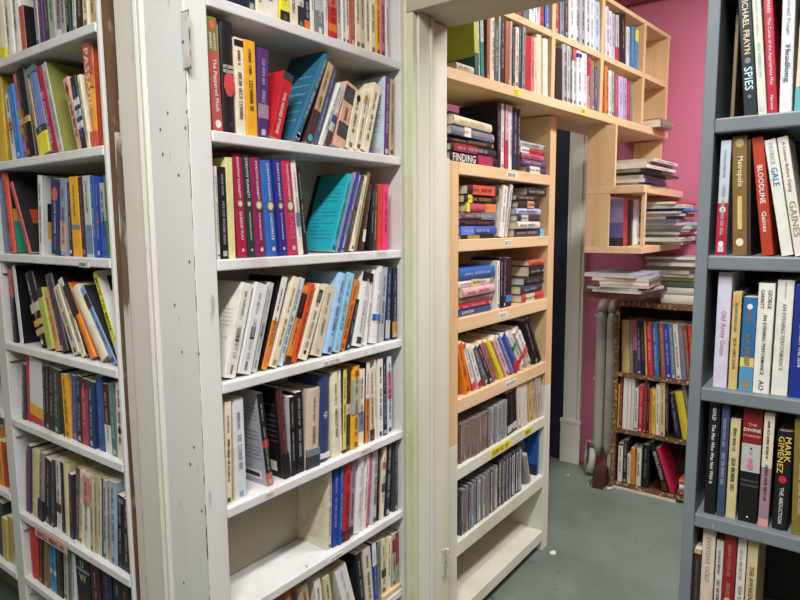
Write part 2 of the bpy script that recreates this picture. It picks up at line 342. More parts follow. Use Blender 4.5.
def decal(name, mat, par, c, w, hgt, plane='y', marks=None, th=.0012):   # flat label fixed to a face: plane y -> faces -y, x -> faces -x
    L = par.location; x, y, z = c[0]-L.x, c[1]-L.y, c[2]-L.z; b = MB()
    if plane == 'y': b.box(x-w/2, x+w/2, y-th, y+.0005, z-hgt/2, z+hgt/2)
    else: b.box(x-th, x+.0005, y-w/2, y+w/2, z-hgt/2, z+hgt/2)
    o = b.build(name, mat, par)
    if marks:
        b = MB(); put = (lambda p, q: (x-w/2+p, y-th-.0004, z-hgt*.3+q)) if plane == 'y' else (lambda p, q: (x-th-.0004, y+w/2-p, z-hgt*.3+q))
        strokes(b, put, w*.08, w*.93, hgt*.58, R); b.build('label_lettering', pm(marks), o)
    return o
PM = Plane(0, 1.098)
for (x, y, wd) in ((382, 253.5, .055), (332, 361.5, .07), (366, 450.5, .05), (336, 557, .05), (270, 494, .03)):
    u, z = PM.hit(x, y); decal('shelf_label', M['paper'], mid, (u, 1.098, z), wd, .012, 'y', 'silver')
# door-hinge mortise, holes, and cracked paint on the end panel of that bookcase
PX = Plane(.77, 0, -math.pi/2)
def px_pt(x, y): u, z = PX.hit(x, y); return (-u, z)
yy, zz = px_pt(186, 40); decal('mortise_shade_rim', M['seam'], mid, (.7702, yy, zz), .0252, .110, 'x', None, .0012); decal('hinge_mortise', nmat('mortise_shade_paint', '#c6c3ba', .6, [('#a9a498', 20, .5, .7, .7, 4)]), mid, (.7702, yy, zz), .022, .105, 'x', None, .0016)  # dark rim and greyer plate paint in the shade of a recess
for (x, y) in ((185.5, 19), (184, 42), (188, 61), (168, 113), (187, 112), (160.5, 129.5), (185.5, 128), (163, 154.5), (179, 175.5), (150.5, 258.5), (189.5, 262), (175, 305), (182, 352), (199, 354), (194, 447.5), (190.5, 464), (206, 471.5), (207, 483.5), (202, 511), (184, 583)):
    yy, zz = px_pt(x, y)
    if yy < 1.1: continue
    b = MB(); k = 10; L = mid.location; b.v = [(-.0006 if not (y < 66) else -.0022, yy-L.y+.0026*math.cos(6.283*j/k), zz+.0034*math.sin(6.283*j/k)) for j in range(k)]; b.face([tuple(range(k))]); b.build('screw_hole', M['hole'], mid)
b = MB(); n = 40
n = 60
for i in range(n):
    z0 = FL+.1+i*.03
    if z0 > 1.85: break
    wv = R.uniform(.0005, .0032)*(1.0 if z0 < .95 else .5); b.box(-.0007, .0004, .001, .001+wv, z0, z0+.0301)
b.build('paint_crack', M['seam'], mid)
PMB = Plane(0, 1.112)
W_, K_ = 'white', 'black'
m0 = [(249, 256, 249, -60, 'navy', ''), (257, 264, 257, -60, 'cream', ''), (264, 280, 264, -58, 'off-white', 'with small type'), (280, 290, 280, -55, 'yellow', 'above a black foot', {'b': [(.84, 1, 'black')]}),
 (290.5, 299.5, 290, -52, 'cream', 'near the middle of the row'), (300, 306, 300, -50, 'white', 'edged in navy', {'b': [(.7, .95, 'navy')]}), (306.5, 312, 306.5, -50, 'navy', 'with an orange foot', {'b': [(.86, 1, 'orange')]}),
 (312.5, 316, 312, -48, 'off-white', ''), (316.5, 325, 316, -47, 'grey', 'with a grainy grey photo', {'b': [(.3, .7, 'pale grey')], 'lc': 'white'}), (325.5, 329, 325, -45, 'white', ''),
 (329.5, 338, 329, -43, 'red', 'fading through orange like a sunset', {'b': [(0, .6, 'coral'), (.8, .9, 'orange')]}), (338.5, 343, 338, -41, 'pale grey', 'with a green print'), (343.5, 347, 343, -40, 'white', 'beside a narrow cream one'),
 (347.5, 351, 347, -38, 'cream', ''), (351.5, 356, 351, -37, 'terracotta', ''), (356.5, 361, 356, -36, 'cream', ''), (361.5, 367, 361, -35, 'beige', ''), (367.5, 372, 367, -33, 'cream', ''), (372.5, 377.5, 372, -32, 'cream', ''),
 (378, 382, 378, -30, 'amber', ''), (382.5, 387, 382, -29, 'pink', ''), (387.5, 390, 387, -28, 'white', '')]
row(PMB, MZ[0], 'the top centre shelf', m0, lim=(.8265, 1.4835))
m1 = [(214.3, 224, 206, 15, 'terracotta', 'with an olive top and white script', {'b': [(0, .3, 'olive')], 'hb': False, 't': [('MARGARET', W_, .14, .29, 'v', .26, .2), ('DRABBLE', W_, .14, .28, 'v', .26, -.2), ('The Peppered Moth', W_, .36, .82, 'v', .5)], 'dot': [(.93, .3, 'off-white'), (.07, .3, 'coral')]}),
 (224.6, 237.6, 218.6, 18, 'black', 'with a bright red splash and cream edges', {'fc': 'cream', 'lc': 'white', 'dot': [(.52, .36, '#d2474c'), (.57, .42, '#d2474c'), (.62, .3, '#d2474c'), (.92, .14, 'maroon')], 'nm': 1, 'hline': [(.42, .6), (.46, .7)]}),
 (238.3, 247, 234.8, 36.5, 'cream', 'with a black square at the top', {'b': [(.02, .09, 'black')]}),
 (247.4, 258, 245.2, 39.3, 'amber', 'with plain edges'), (258.4, 268.4, 258.8, 47, 'purple', 'with silver lettering', {'b': [(.62, .78, 'mauve')], 'lc': 'white'}),
 (270.5, 281, 285, 70, 'red', 'leaning right with bold white title', {'b': [(0, .12, 'charcoal')], 'fc': 'red', 't': [('THE MOSES STONE', W_, .3, .93, 'v', .5)]}),
 (292, 299.5, 326.5, 49, 'deep teal', 'leaning steeply and standing above its neighbours', {'hb': True, 'd': .125, 'face': [(0, 'sky blue', 6, .3, .8, .004)], 'lc': 'white', 'dot': [(.94, .3, 'white')]}),
 (305.6, 312.6, 331.7, 63, 'maroon', 'with a cream upper half', {'b': [(0, .6, 'tan')], 'dot': [(.93, .36, 'turquoise')]}),
 (313.4, 319, 335, 66, 'slate', 'with white capitals down it', {'lc': 'white'}), (319.3, 324.2, 340.8, 82, 'white', 'leaning beside a slate one'),
 (324.6, 331.5, 346, 86, 'white', 'with blue band and black foot', {'b': [(.5, .62, 'royal blue'), (.75, 1, 'charcoal')]}), (333, 346, 350.8, 83, 'peach', 'with black pictures', {'b': [(.05, .3, 'charcoal'), (.62, .85, 'charcoal')]}),
 (346.4, 355, 358.5, 89, 'cream', 'with a black bird emblem', {'dot': [(.13, .25, 'black')]}), (355.5, 361, 366, 90, 'cream', 'with a black top label', {'b': [(.08, .22, 'tan')]}), (361.3, 369, 375, 82, 'cream', 'leaning right at the end'),
 (384.5, 389, 386.3, 76, 'purple', 'with pale blue printed cover', {'fc': 'pale blue', 'face': [(0, 'steel blue', 14, .25, .7, .0028)], 'patch': [(0, 'pale grey', .1, .45, .9, .97)], 'lc': 'white'}), (389.8, 394, 391, 79, 'tan', '')]
row(PMB, MZ[1], 'the second centre shelf', m1, lim=(.8265, 1.4835))
DD = 'DOROTHY DUNNETT'
def dd(title, c): return {'t': [(DD, W_, .035, .42, 'v', .42), (title, c, .55, .83, 'v', .36)], 'dot': [(.475, .34, 'bronze'), (.475, .22, 'beige'), (.925, .14, 'beige')], 'pg': 'pages', 'd': .126}
m2 = [(218, 221, 214, 166, 'off-white', ''), (223, 230, 219.3, 166.5, 'black', 'with white blackletter title', {'lc': 'white'}), (231, 237.6, 227.5, 157, '#d9d492', 'with ruled edge', {'cn': 'pale yellow', 'nm': 1}),
 (240.3, 249.3, 231.2, 153, 'crimson', 'with gold crest and white title', dd("QUEENS' PLAY", W_)), (250, 256.5, 240.5, 154, 'dark green', 'with gold crest and white title', dd('THE DISORDERLY KNIGHTS', W_)),
 (257.2, 268, 246.2, 157, 'magenta', 'with gold crest and white title', dd('THE RINGED CASTLE', W_)), (269.2, 280.2, 255.6, 160, 'blue', 'with gold crest and white title', dd('CHECKMATE', W_)),
 (281, 288.4, 266.8, 160, 'indigo', 'with gold crest and white title', dd('PAWN IN FRANKINCENSE', W_)), (289.2, 300.3, 275.8, 161, 'rose', 'with gold crest and pink title', dd('KINGS', 'pink')),
 (301, 305.4, 288, 160, 'off-white', 'with a photo of sky', {'b': [(.55, .7, 'steel blue')]}), (306, 309.6, 294, 166, 'black', '', {'lc': 'white', 'keep': 1}),
 (331.5, 336.5, 353, 175, 'turquoise', 'with its whole front cover showing', {'fc': '#22a5b4', 'face': [(0, 'deep teal', 16, .12, .85, .0022)], 'patch': [(0, 'black', .88, 1.0, 0, .75)], 'lc': 'black', 'hb': False, 'd': .127}),
 (336.9, 338.9, 356, 172, 'mauve', ''), (339.2, 341.2, 358.8, 172, 'royal blue', ''), (341.5, 344.2, 360.5, 174, 'lavender', ''), (344.6, 349, 362.8, 175, 'charcoal', 'with a grey pattern'),
 (349.5, 355, 367, 177, 'cream', ''), (355.5, 358.7, 370, 172, 'olive', ''), (361.4, 366.2, 371.4, 184, 'maroon', 'with white sticker', {'b': [(.68, .86, 'white')]}), (368, 373.6, 375, 184, 'black', 'with green print'),
 (374.2, 378, 376.6, 185, 'charcoal', 'with fine white title', {'lc': 'white'}), (378.5, 382.7, 380.2, 184, '#d5422f', 'with gold title', {'lc': 'amber', 'cn': 'orange red'}), (383.2, 388, 384.2, 184, 'hot pink', 'against the right side')]
row(PMB, MZ[2], 'the third centre shelf', m2, lim=(.8265, 1.4835))
w3 = {'b': [(.48, .62, 'charcoal', .36), (.86, .96, 'grey', .2)], 'lc': 'silver', 'pg': 'pages', 'hb': False, 'face': [(0, 'pale grey', 8, .3, .6, .003)], 'd': .126}
m3 = [(224, 235.7, 243, 282, 'off-white', 'with black title label', w3), (237.6, 251, 257, 282, 'white', 'with black title label', w3), (252.4, 258.4, 270.6, 282, 'pale grey', 'with black title label', w3),
 (262.4, 268.4, 284, 276, '#e4842a', 'with a white upper half', {'b': [(0, .48, 'white')], 'fc': 'black', 'cn': 'orange'}), (269.2, 277, 294.6, 276, 'cream', 'with green lettering', {'lc': 'olive', 'fc': 'cream'}),
 (277.8, 284, 301.6, 277, 'pale blue', 'with blue lettering', {'lc': 'steel blue'}), (285.8, 291.8, 306, 285, '#d98a3c', 'with a black top label', {'b': [(.1, .42, 'black'), (.9, 1, 'dark brown')], 'cn': 'amber'}),
 (292.4, 297.3, 312.4, 283, '#d5501f', 'leaning against a cream one', {'cn': 'orange red'}), (298, 308.6, 320.4, 284, 'cream', 'with bold black top label', {'b': [(.06, .24, 'charcoal', .5)], 'dot': [(.9, .16, 'black')], 'lc': 'grey'}),
 (310.6, 322.2, 329, 285, 'beige', 'with upright dark title', {'lc': 'grey'}), (323, 332.3, 340, 272, '#9fc3e6', 'with purple script', {'lc': 'purple', 'cn': 'light blue'}), (333, 339.6, 349, 272, '#8cc8de', 'with pink script', {'lc': 'mauve', 'cn': 'aqua blue'}),
 (340.4, 346, 357, 279, 'orange', 'with a cream edge', {'fc': 'cream', 'lc': 'brown'}), (347, 351, 360.5, 300, 'navy', ''), (352.6, 364, 366.6, 272, 'white', 'with a black top and emblem', {'b': [(0, .12, 'black'), (.87, .96, 'charcoal', .45)], 'hb': True, 'lc': 'silver'}),
 (364.5, 369.5, 375.6, 270, 'off-white', ''), (370, 379, 379.2, 266, 'white', 'with a blue picture', {'lc': 'sky blue', 'b': [(.62, .7, 'blue')]}), (379.5, 385.4, 385.4, 267, 'silver', 'with dark print'),
 (386.3, 391.6, 389.8, 267, '#1d3b60', 'with pale patch near its foot', {'lc': 'white', 'b': [(.72, .97, 'pale grey')], 'cn': 'dark blue'}), (392.2, 397.3, 394.4, 268, 'navy', 'with white title and yellow foot', {'lc': 'white', 'b': [(.75, .97, 'gold')]})]
row(PMB, MZ[3], 'the fourth centre shelf', m3, lim=(.8265, 1.4835))
m4 = [(226, 232.2, 225, 400, 'cream', 'with black handwriting', {'lc': 'black', 'sb': .0}), (237.2, 247.4, 232.8, 399, '#d5dcdd', 'with grey blue title', {'hb': False, 'fc': 'cream', 'lc': 'steel blue', 'cn': 'pale grey', 'face': [(0, 'tan', 8, .2, .7, .003)]}),
 (269, 274.6, 258, 395, 'black', 'with grey printed back and red flashes', {'hb': False, 'sb': .004, 'fc': '#a9abb8', 'b': [(.5, .58, 'red'), (.86, 1, 'coral')], 'face': [(0, 'charcoal', 15, .12, .72, .003)], 'patch': [(0, 'white', .15, .8, .85, .94), (0, 'charcoal', .2, .75, .87, .92)], 'lc': 'white', 'd': .125}),
 (285.6, 291.6, 277.5, 388, 'maroon', 'with black covers', {'fc': '#1c1618', 'face': [(0, 'grey', 8, .2, .6, .003)], 'patch': [(0, 'white', .2, .55, .82, .93)], 'b': [(.72, 1, 'black')], 'hb': True, 'lc': 'coral', 'd': .126}),
 (292.2, 297, 289.2, 398, 'black', 'with white title and pale cover', {'fc': 'pale grey', 'lc': 'white', 'd': .126}), (298, 305.2, 297, 393, 'black', 'with tall white letters', {'lc': 'white'}),
 (306.3, 319.3, 308.7, 390, '#cdb9a4', 'with a sooty lower edge', {'hb': True, 'lc': 'bronze', 'b': [(.85, 1, 'charcoal'), (.76, .85, 'grey')], 'cn': 'sandy'}), (320.2, 330.4, 321.5, 374.5, '#31436b', 'with silver initials', {'hb': True, 't': [('tp', 'pale grey', .42, .5, 'v', .5)], 'b': [(.9, .96, 'white')], 'cn': 'navy'}),  # sandy spine turns grey, then charcoal, towards its foot
 (333.6, 340.8, 333.6, 370, 'cream', 'with thin grey title'), (341.2, 343.2, 340.5, 370.5, 'off-white', ''), (343.7, 347, 344.4, 370, 'black', 'with a yellow stripe', {'b': [(0, .96, '#d8cf63')], 'lc': 'black'}),
 (347.4, 351.4, 348.4, 370, '#3b2c22', 'with a small portrait', {'b': [(.42, .55, 'beige')], 'cn': 'dark brown'}), (352, 359.6, 353.4, 365, 'amber', 'with a sage panel', {'b': [(.16, .58, 'sage')], 'dot': [(.09, .25, 'rust')]}),
 (360, 365.2, 361.4, 370, 'cream', 'with grey blue lower half', {'b': [(.55, .82, 'steel blue')]}), (366, 370.2, 367.4, 363, 'orange', 'with a white upper half', {'b': [(0, .44, 'white')], 'fc': 'black'}),
 (370.7, 375.4, 372, 369, 'beige', 'with a navy foot', {'b': [(.84, 1, 'navy')]}), (375.9, 377.8, 376.4, 358, 'cream', ''), (378.4, 383.4, 379.4, 356, 'white', 'with a red mark', {'dot': [(.12, .2, 'red')]}),
 (384, 387.8, 384.4, 356, 'black', 'with bold white title', {'lc': 'white'}), (388.4, 392.4, 388, 355, 'pale blue', 'with pink print', {'b': [(.2, .55, 'pink')]})]
row(PMB, MZ[4], 'the fifth centre shelf', m4, lim=(.8265, 1.4835))
m5 = [(330, 333.4, 331, 473, '#d9cfb4', 'with contents list on its cover', {'hb': False, 'cn': 'buff', 'sb': .008, 'face': [(0, '#8d8268', 26, .08, .9, .0022)], 'd': .118}),
 (333.9, 338.6, 336, 470, 'royal blue', ''), (339, 342.6, 341, 467, '#1f4b9d', '', {'cn': 'bright blue'}), (343, 350, 345.8, 465, 'red', 'with a dark foot', {'b': [(.86, 1, 'maroon')], 'lc': 'maroon'}), (350.4, 354.2, 353.4, 460, 'mauve', 'with a dark foot', {'b': [(.86, .97, 'charcoal')]}),
 (355.2, 362.2, 359.8, 458, 'white', 'with faint pencilled title', {'lc': 'pale grey'}), (362.8, 366.2, 367.3, 456, 'off-white', ''), (366.5, 369.5, 371.5, 456, 'pink', ''), (371.2, 377.6, 375, 450, 'pale grey', 'with a grey title'), (378.2, 380.2, 380, 447, 'black', ''),
 (380.6, 383.8, 384, 448, 'cream', 'with red and black print', {'b': [(.2, .3, 'coral'), (.5, .62, 'charcoal')]}), (384.3, 391.2, 387.3, 444, 'navy', 'with white title', {'lc': 'white'}), (393, 398.6, 395.5, 440, 'charcoal', 'with mottled grey print', {'lc': 'pale grey'})]
row(PMB, MZ[5], 'the sixth centre shelf', m5, lim=(.8265, 1.4835))
m6 = [(297, 303, 284, 592, '#9a5a38', '', {'cn': 'russet'}), (308, 318, 299, 590, '#b7a083', 'with yellowed pages', {'cn': 'faded tan', 'pg': 'pagesold'}), (322, 328, 315, 583, 'off-white', 'with a creased top'), (332, 338, 324, 580, '#c9c295', 'with creased top', {'cn': 'pale olive'}),
 (350, 361, 336, 574, 'white', 'leaning left with brown page tops', {'fc': 'white', 'pg': 'pagesold', 'lc': 'pale grey'}), (362.6, 367.6, 357, 556, 'black', ''), (368, 375.2, 363.5, 552, 'beige', 'with large dark letters', {'lc': 'dark brown'}),
 (375.6, 379.4, 373, 545, 'royal blue', 'with a white top', {'b': [(0, .36, 'white')]}), (379.8, 382.4, 378.2, 543, 'grey', '')]
row(PMB, MZ[6], 'the bottom centre shelf', m6, lim=(.8265, 1.388))
m6b = [(382.9, 387, 382.6, 541, '#d5d0a0', 'with dark pictures', {'b': [(.55, .7, 'charcoal')], 'cn': 'pale green'}), (387.6, 392.3, 388.8, 539, 'cream', 'beside a patched green one'), (392.8, 397, 393.9, 535, 'sage', 'with a crimson square', {'b': [(.1, .35, 'crimson')]}), (397.4, 402, 397.8, 533, 'crimson', 'with green lower half', {'b': [(.62, 1, 'sage')]})]
row(PMB, MZ[6]+.0185, 'the wooden block of the bottom centre shelf', m6b, lim=(1.392, 1.4835))
# ------------------------------------------------------------------ white bookcase on the left
LZ = [EYE+v for v in (.469, .193, -.0716, -.341, -.580, -.884, -1.10)]
lf = empty('bookcase', (.77, 1.42, 0)); tag(lf, 'white painted bookcase at the left edge, full of worn paperbacks', 'bookcase')
part('side_panel', M['white'], .77, 1.0, 1.42, 1.433, FL, CE-.05, lf, .003)
part('rough_side', M['brown'], .7775, 1.0, 1.4085, 1.4198, FL, CE-.05, lf, 0)
part('divider', M['white'], .77, .985, 2.075, 2.135, FL, CE-.05, lf, .003)
part('side_panel', M['white'], .77, 1.0, 2.95, 2.98, FL, CE-.05, lf, .003)
part('back_panel', nmat('left_back_paint', '#8f8674', .6, [('#8f8674', 4, .4, .7, .6, 3)]), .985, 1.0, 1.4335, 2.95, FL, CE-.05, lf, 0)
for z in LZ+[EYE+.745]: part('shelf', M['shelfwhite'], .768, .984, 1.4335, 2.0745, z-.023, z, lf, .003)
C2 = [EYE+v for v in (.21, -.06, -.33, -.57, -.843, -1.112)]
for z in C2: part('shelf', M['shelfwhite'], .768, .984, 2.1355, 2.9495, z-.023, z, lf, .003)
for z in LZ[2:]: part('shelf_batten', M['white'], .775, .97, 2.062, 2.0748, z-.06, z-.0235, lf, .002)
yy, zz = px_pt(85, 264.5); decal('shelf_label', M['shelfwhite'], lf, (.768, yy, zz), .05, .014, 'x', 'charcoal')
# label strip hanging under the sixth shelf
b = MB(); L = lf.location; y0, z0 = px_pt(37, 526); y1, z1 = px_pt(69, 551); z0 = LZ[5]-.012; z1 = z0
b.box(.764-L.x, .7655-L.x, y1-L.y, y0-L.y, z0-.026, z0+.004); o = b.build('label_strip', M['tape'], lf)
b = MB(); strokes(b, lambda p, q: (.7636-L.x, y0-L.y-p, z0-.021+q), .012, y0-y1-.01, .014, R); b.build('label_lettering', pm('maroon'), o)
PL = Plane(.782, 0, -math.pi/2); LD = .16
l1 = [(-3, 6.3, -10, -40, 'cream', 'with a yellow foot', {'b': [(.86, 1, 'yellow')], 'nm': 1}), (6.7, 13, -2, -40, 'off-white', 'with faint black marks', {'lc': 'black'}), (13.4, 19.6, 7, -40, 'off-white', 'with tiny black type', {'lc': 'charcoal'}),
 (20.4, 24.8, 15.6, 7, 'coral', 'with a dark portrait cover', {'fc': 'black', 'nm': 1, 'patch': [(1, 'grey', .3, .75, .62, .98)]}), (36.5, 39.8, 29, -35, 'pale grey', ''), (40.1, 43.8, 33, -35, 'purple', 'with a worn spine'), (44.2, 48, 37, -35, 'charcoal', ''), (48.6, 54.8, 43.5, -34, 'sage', 'with faint print'),
 (55.5, 60.5, 53, -33, 'mauve', 'with a white sticker', {'b': [(.86, .98, 'white')]}), (60.8, 66, 58, -32, 'sage', ''), (66.3, 70.6, 62.5, -31, 'dark green', 'with white oval', {'dot': [(.93, .34, 'white')]}), (71.4, 75, 69, -30, 'off-white', ''), (75.3, 82.6, 73.5, -30, 'dark brown', ''), (83, 88, 81, -29, 'cream', 'near the right end'), (88.4, 92.4, 86, -28, 'tan', '')]
row(PL, LZ[0], 'the top left shelf', l1, LD, clr=.245, lim=(-2.061, -1.4345))
l2 = [(-4, 5, -12, 78, '#c9a83a', 'with plain mustard cover', {'fc': '#b4952f', 'cn': 'mustard', 'nm': 1}), (10.6, 15.2, 2.8, 95, 'off-white', 'with an orange band', {'b': [(.42, .55, 'orange')]}), (16.6, 22.2, 4.6, 88.5, '#2a7fd0', 'with white title', {'cn': 'bright blue', 'lc': 'white'}),
 (22.5, 26, 7.2, 78, 'pink', 'with a yellow middle', {'b': [(.4, .7, 'amber')]}), (26.4, 35, 11.2, 71, 'black', 'with silver edge and black cover', {'b': [(.55, .62, 'tan')], 'fc': '#15171b'}), (36.7, 39.4, 21.5, 74, 'tan', ''), (40.6, 49.6, 24.6, 71, '#6f84bb', 'with a yellow foot', {'b': [(.76, 1, 'yellow'), (.68, .75, 'charcoal'), (0, .08, 'grey')], 'cn': 'periwinkle', 'lc': 'white'}),
 (51.4, 57.4, 32, 72.5, 'crimson', 'with raised title', {'t': [('BLOODLINES', 'pale grey', .3, .9, 'v', .55)]}), (57.8, 62.4, 36.6, 69, 'pale grey', 'with olive cover', {'fc': '#8a8c48', 'lc': 'grey'}), (75.6, 80.8, 60.2, 80, 'peach', 'with black star emblem', {'lc': 'black', 'dot': [(.16, .35, 'rust')]}), (81.2, 86.5, 69, 78.5, 'navy', 'with white checks', {'b': [(.3, .4, 'white'), (.46, .56, 'pale blue'), (.62, .72, 'white')], 'lc': 'sky blue'}),
 (86.9, 90, 76.3, 76, 'cream', 'with black lettering', {'lc': 'black'}), (91, 97.8, 81.5, 45, '#e69c3a', 'fading from violet to yellow', {'b': [(0, .3, '#b4564e'), (.3, .42, '#cf7f44'), (.84, 1, 'coral')], 't': [('PASSAGE', '#f0d9a0', .04, .62, 'v', .62)], 'cn': 'tall orange', 'fc': '#b4564e'}), (98.2, 104, 92, 57, '#c53a22', 'with a scratched spine', {'cn': 'scarlet'})]
row(PL, LZ[1], 'the second left shelf', l2, LD, clr=.243, lim=(-2.061, -1.4345))
CC = 'CLIVE CUSSLER'
l3 = [(-4, 5, -10, 172, 'steel blue', ''), (9.8, 14.6, .5, 174, '#d9573c', 'with a dark picture cover', {'fc': '#1c2f30', 'cn': 'orange red', 'patch': [(1, '#2f8a70', .05, .5, .6, 1), (1, '#c8963a', .05, .35, .45, .6)], 'hb': True, 'd': .155}), (28.5, 31.6, 9.6, 184, '#e05a62', 'leaning across a dark cover', {'fc': '#241f22', 'cn': 'salmon', 'lc': 'maroon', 't': [], 'd': .13, 'patch': [(1, 'rust', .2, .7, .4, .6)]}),
 (38.8, 42.6, 36.8, 175, 'white', 'with a black and gold cover', {'fc': 'pale grey', 'lc': 'black', 'patch': [(1, 'black', .1, .7, .35, .58), (1, 'gold', .1, .75, .58, .8)]}), (50.7, 58.6, 50, 178, '#1f2c66', 'with red disc and white title', {'t': [(CC, W_, .3, .72, 'v', .5), ('BLACK WIND', W_, .76, .93, 'v', .3)], 'dot': [(.2, .36, 'coral')], 'cn': 'navy'}),
 (60, 66.3, 59, 178, '#8a96ac', 'with a peach lower half', {'b': [(.55, .95, 'peach')], 'cn': 'grey blue'}), (67.2, 71.8, 65.6, 182, '#2f2440', 'with white title', {'lc': 'white', 'cn': 'dark purple', 'dot': [(.94, .25, 'white')]}), (72.3, 80.8, 68.3, 177, 'amber', 'with grey title and dark band', {'t': [(CC, 'charcoal', .1, .5, 'v', .5)], 'b': [(.6, .66, 'grey')]}), (81.3, 86, 77, 177, '#3a2c3c', 'with pink lettering', {'lc': 'pink', 'cn': 'plum'}),
 (86.6, 93, 82.8, 176, '#b9c6b8', 'with bold black title', {'t': [(CC, 'charcoal', .06, .45, 'v', .5)], 'b': [(.6, .96, 'steel blue')], 'cn': 'pale green'}), (93.4, 97, 89, 176, '#3b5aa8', 'with white title', {'lc': 'white', 'cn': 'medium blue'}), (97.4, 101.5, 95, 178, '#1f3fa0', 'with an orange spot', {'cn': 'royal blue', 'dot': [(.55, .3, 'orange')]}), (102, 107.4, 98.8, 183, 'silver', 'with blue lower half', {'b': [(.5, 1, 'blue')]}), (108, 111.4, 104.3, 175, 'green', 'at the right end')]
row(PL, LZ[2], 'the third left shelf', l3, LD, clr=.238, lim=(-2.061, -1.4345))
l4 = [(1.5, 8, -4, 268, '#2d4b9a', 'with a starry sky', {'b': [(.3, .55, 'sky blue')], 'cn': 'deep blue'}), (8.4, 11, 3.8, 268, 'purple', 'with a white foot', {'b': [(.5, 1, 'white')]}), (11.6, 16.6, 5.6, 269, 'black', 'with an orange top', {'b': [(0, .38, 'coral')], 'lc': 'white'}), (19.2, 22.4, 8.8, 266, 'white', 'with all black cover', {'fc': '#111214', 'nm': 1}),
 (38.6, 47, 21.7, 275, 'black', 'with a strip of picture squares', {'b': [(.42, .54, 'beige'), (.64, .72, 'amber'), (.76, .84, 'tan')], 'lc': 'white', 'fc': '#22201d'}), (47.4, 53.4, 35.4, 290, '#b3b95c', 'with a black top', {'b': [(0, .15, 'black')], 'cn': 'yellow green', 'nm': 1}), (54, 59, 39.8, 292, '#e2a468', 'with white top', {'cn': 'apricot'}), (60, 67, 40.6, 278, '#4a3c48', 'with bold white title', {'fc': '#17151a', 'cn': 'aubergine'}),
 (72.5, 79.5, 47.4, 295, 'beige', 'with tiny type'), (80, 85.4, 52, 286, 'cream', 'with dark cover', {'fc': '#201e26'}), (89.3, 95.6, 59.6, 292, 'orange', 'with a black top half', {'b': [(0, .42, '#252530')]}), (99.8, 110, 70, 292, 'cream', 'with a blank spine', {'nm': 1}), (111.5, 117, 78.5, 290, '#7fa6d8', 'with red top label', {'b': [(.1, .28, 'maroon')], 'cn': 'light blue', 'fc': '#2a2a2e'}),
 (119, 123.5, 92, 273, 'white', 'with yellow band lettered in black', {'b': [(0, .75, '#e8e23a')], 't': [('MINE TO MINE', 'black', .06, .68, 'v', .62)], 'fc': 'white', 'patch': [(1, 'black', .15, .5, .06, .22)]})]
row(PL, LZ[3], 'the fourth left shelf', l4, LD, clr=.236, lim=(-2.061, -1.4345))
l5 = [(21.5, 24.5, 21, 363, 'charcoal', ''), (26, 28.4, 23.8, 355, 'red', 'with white title', {'lc': 'white'}), (28.8, 41.4, 28.2, 353, 'white', 'with red and yellow flames at its foot', {'b': [(.9, 1, 'red'), (.72, .9, 'amber')], 'nm': 1}), (42, 45.4, 40.2, 365, 'black', 'with white letters', {'lc': 'white'}), (45.8, 48.6, 44.2, 365, '#3b1f24', '', {'cn': 'dark maroon'}), (49, 53.2, 48.2, 366, '#2a1b1e', 'with white letters', {'cn': 'brown black', 'lc': 'white'}),
 (53.6, 61.4, 53, 368, '#33403e', 'with a mottled picture', {'cn': 'smoky green'}), (61.9, 64.6, 60, 371, 'black', ''), (65, 70.4, 61.2, 374, 'amber', 'with dark title', {'lc': 'charcoal'}), (70.8, 76.8, 69.8, 375, '#39539c', 'with grey title', {'cn': 'cobalt'}), (77.2, 81.8, 75.2, 375, '#1d2334', '', {'cn': 'blue black'}), (82.4, 88, 80, 378, '#b43a48', 'with tall white letters', {'lc': 'white', 'cn': 'raspberry', 'b': [(0, .15, 'maroon')]}),
 (88.4, 96, 86.6, 380, '#22355f', 'with white script', {'lc': 'white', 'cn': 'navy'}), (96.4, 103.4, 95, 376, '#2a5796', 'with silver title', {'lc': 'silver', 'cn': 'mid blue'}), (104.4, 110.2, 100.8, 384, 'maroon', 'with a white lower half', {'b': [(.58, 1, 'white')]}), (110.8, 116.2, 107.2, 384, '#5d7f80', '', {'cn': 'grey teal'}), (117, 123.2, 114.4, 382, '#e2d8c4', 'with red spots', {'cn': 'cream', 'dot': [(.62, .25, 'maroon'), (.3, .12, 'rust')]})]
row(PL, LZ[4], 'the fifth left shelf', l5, LD, clr=.207, lim=(-2.061, -1.4345))
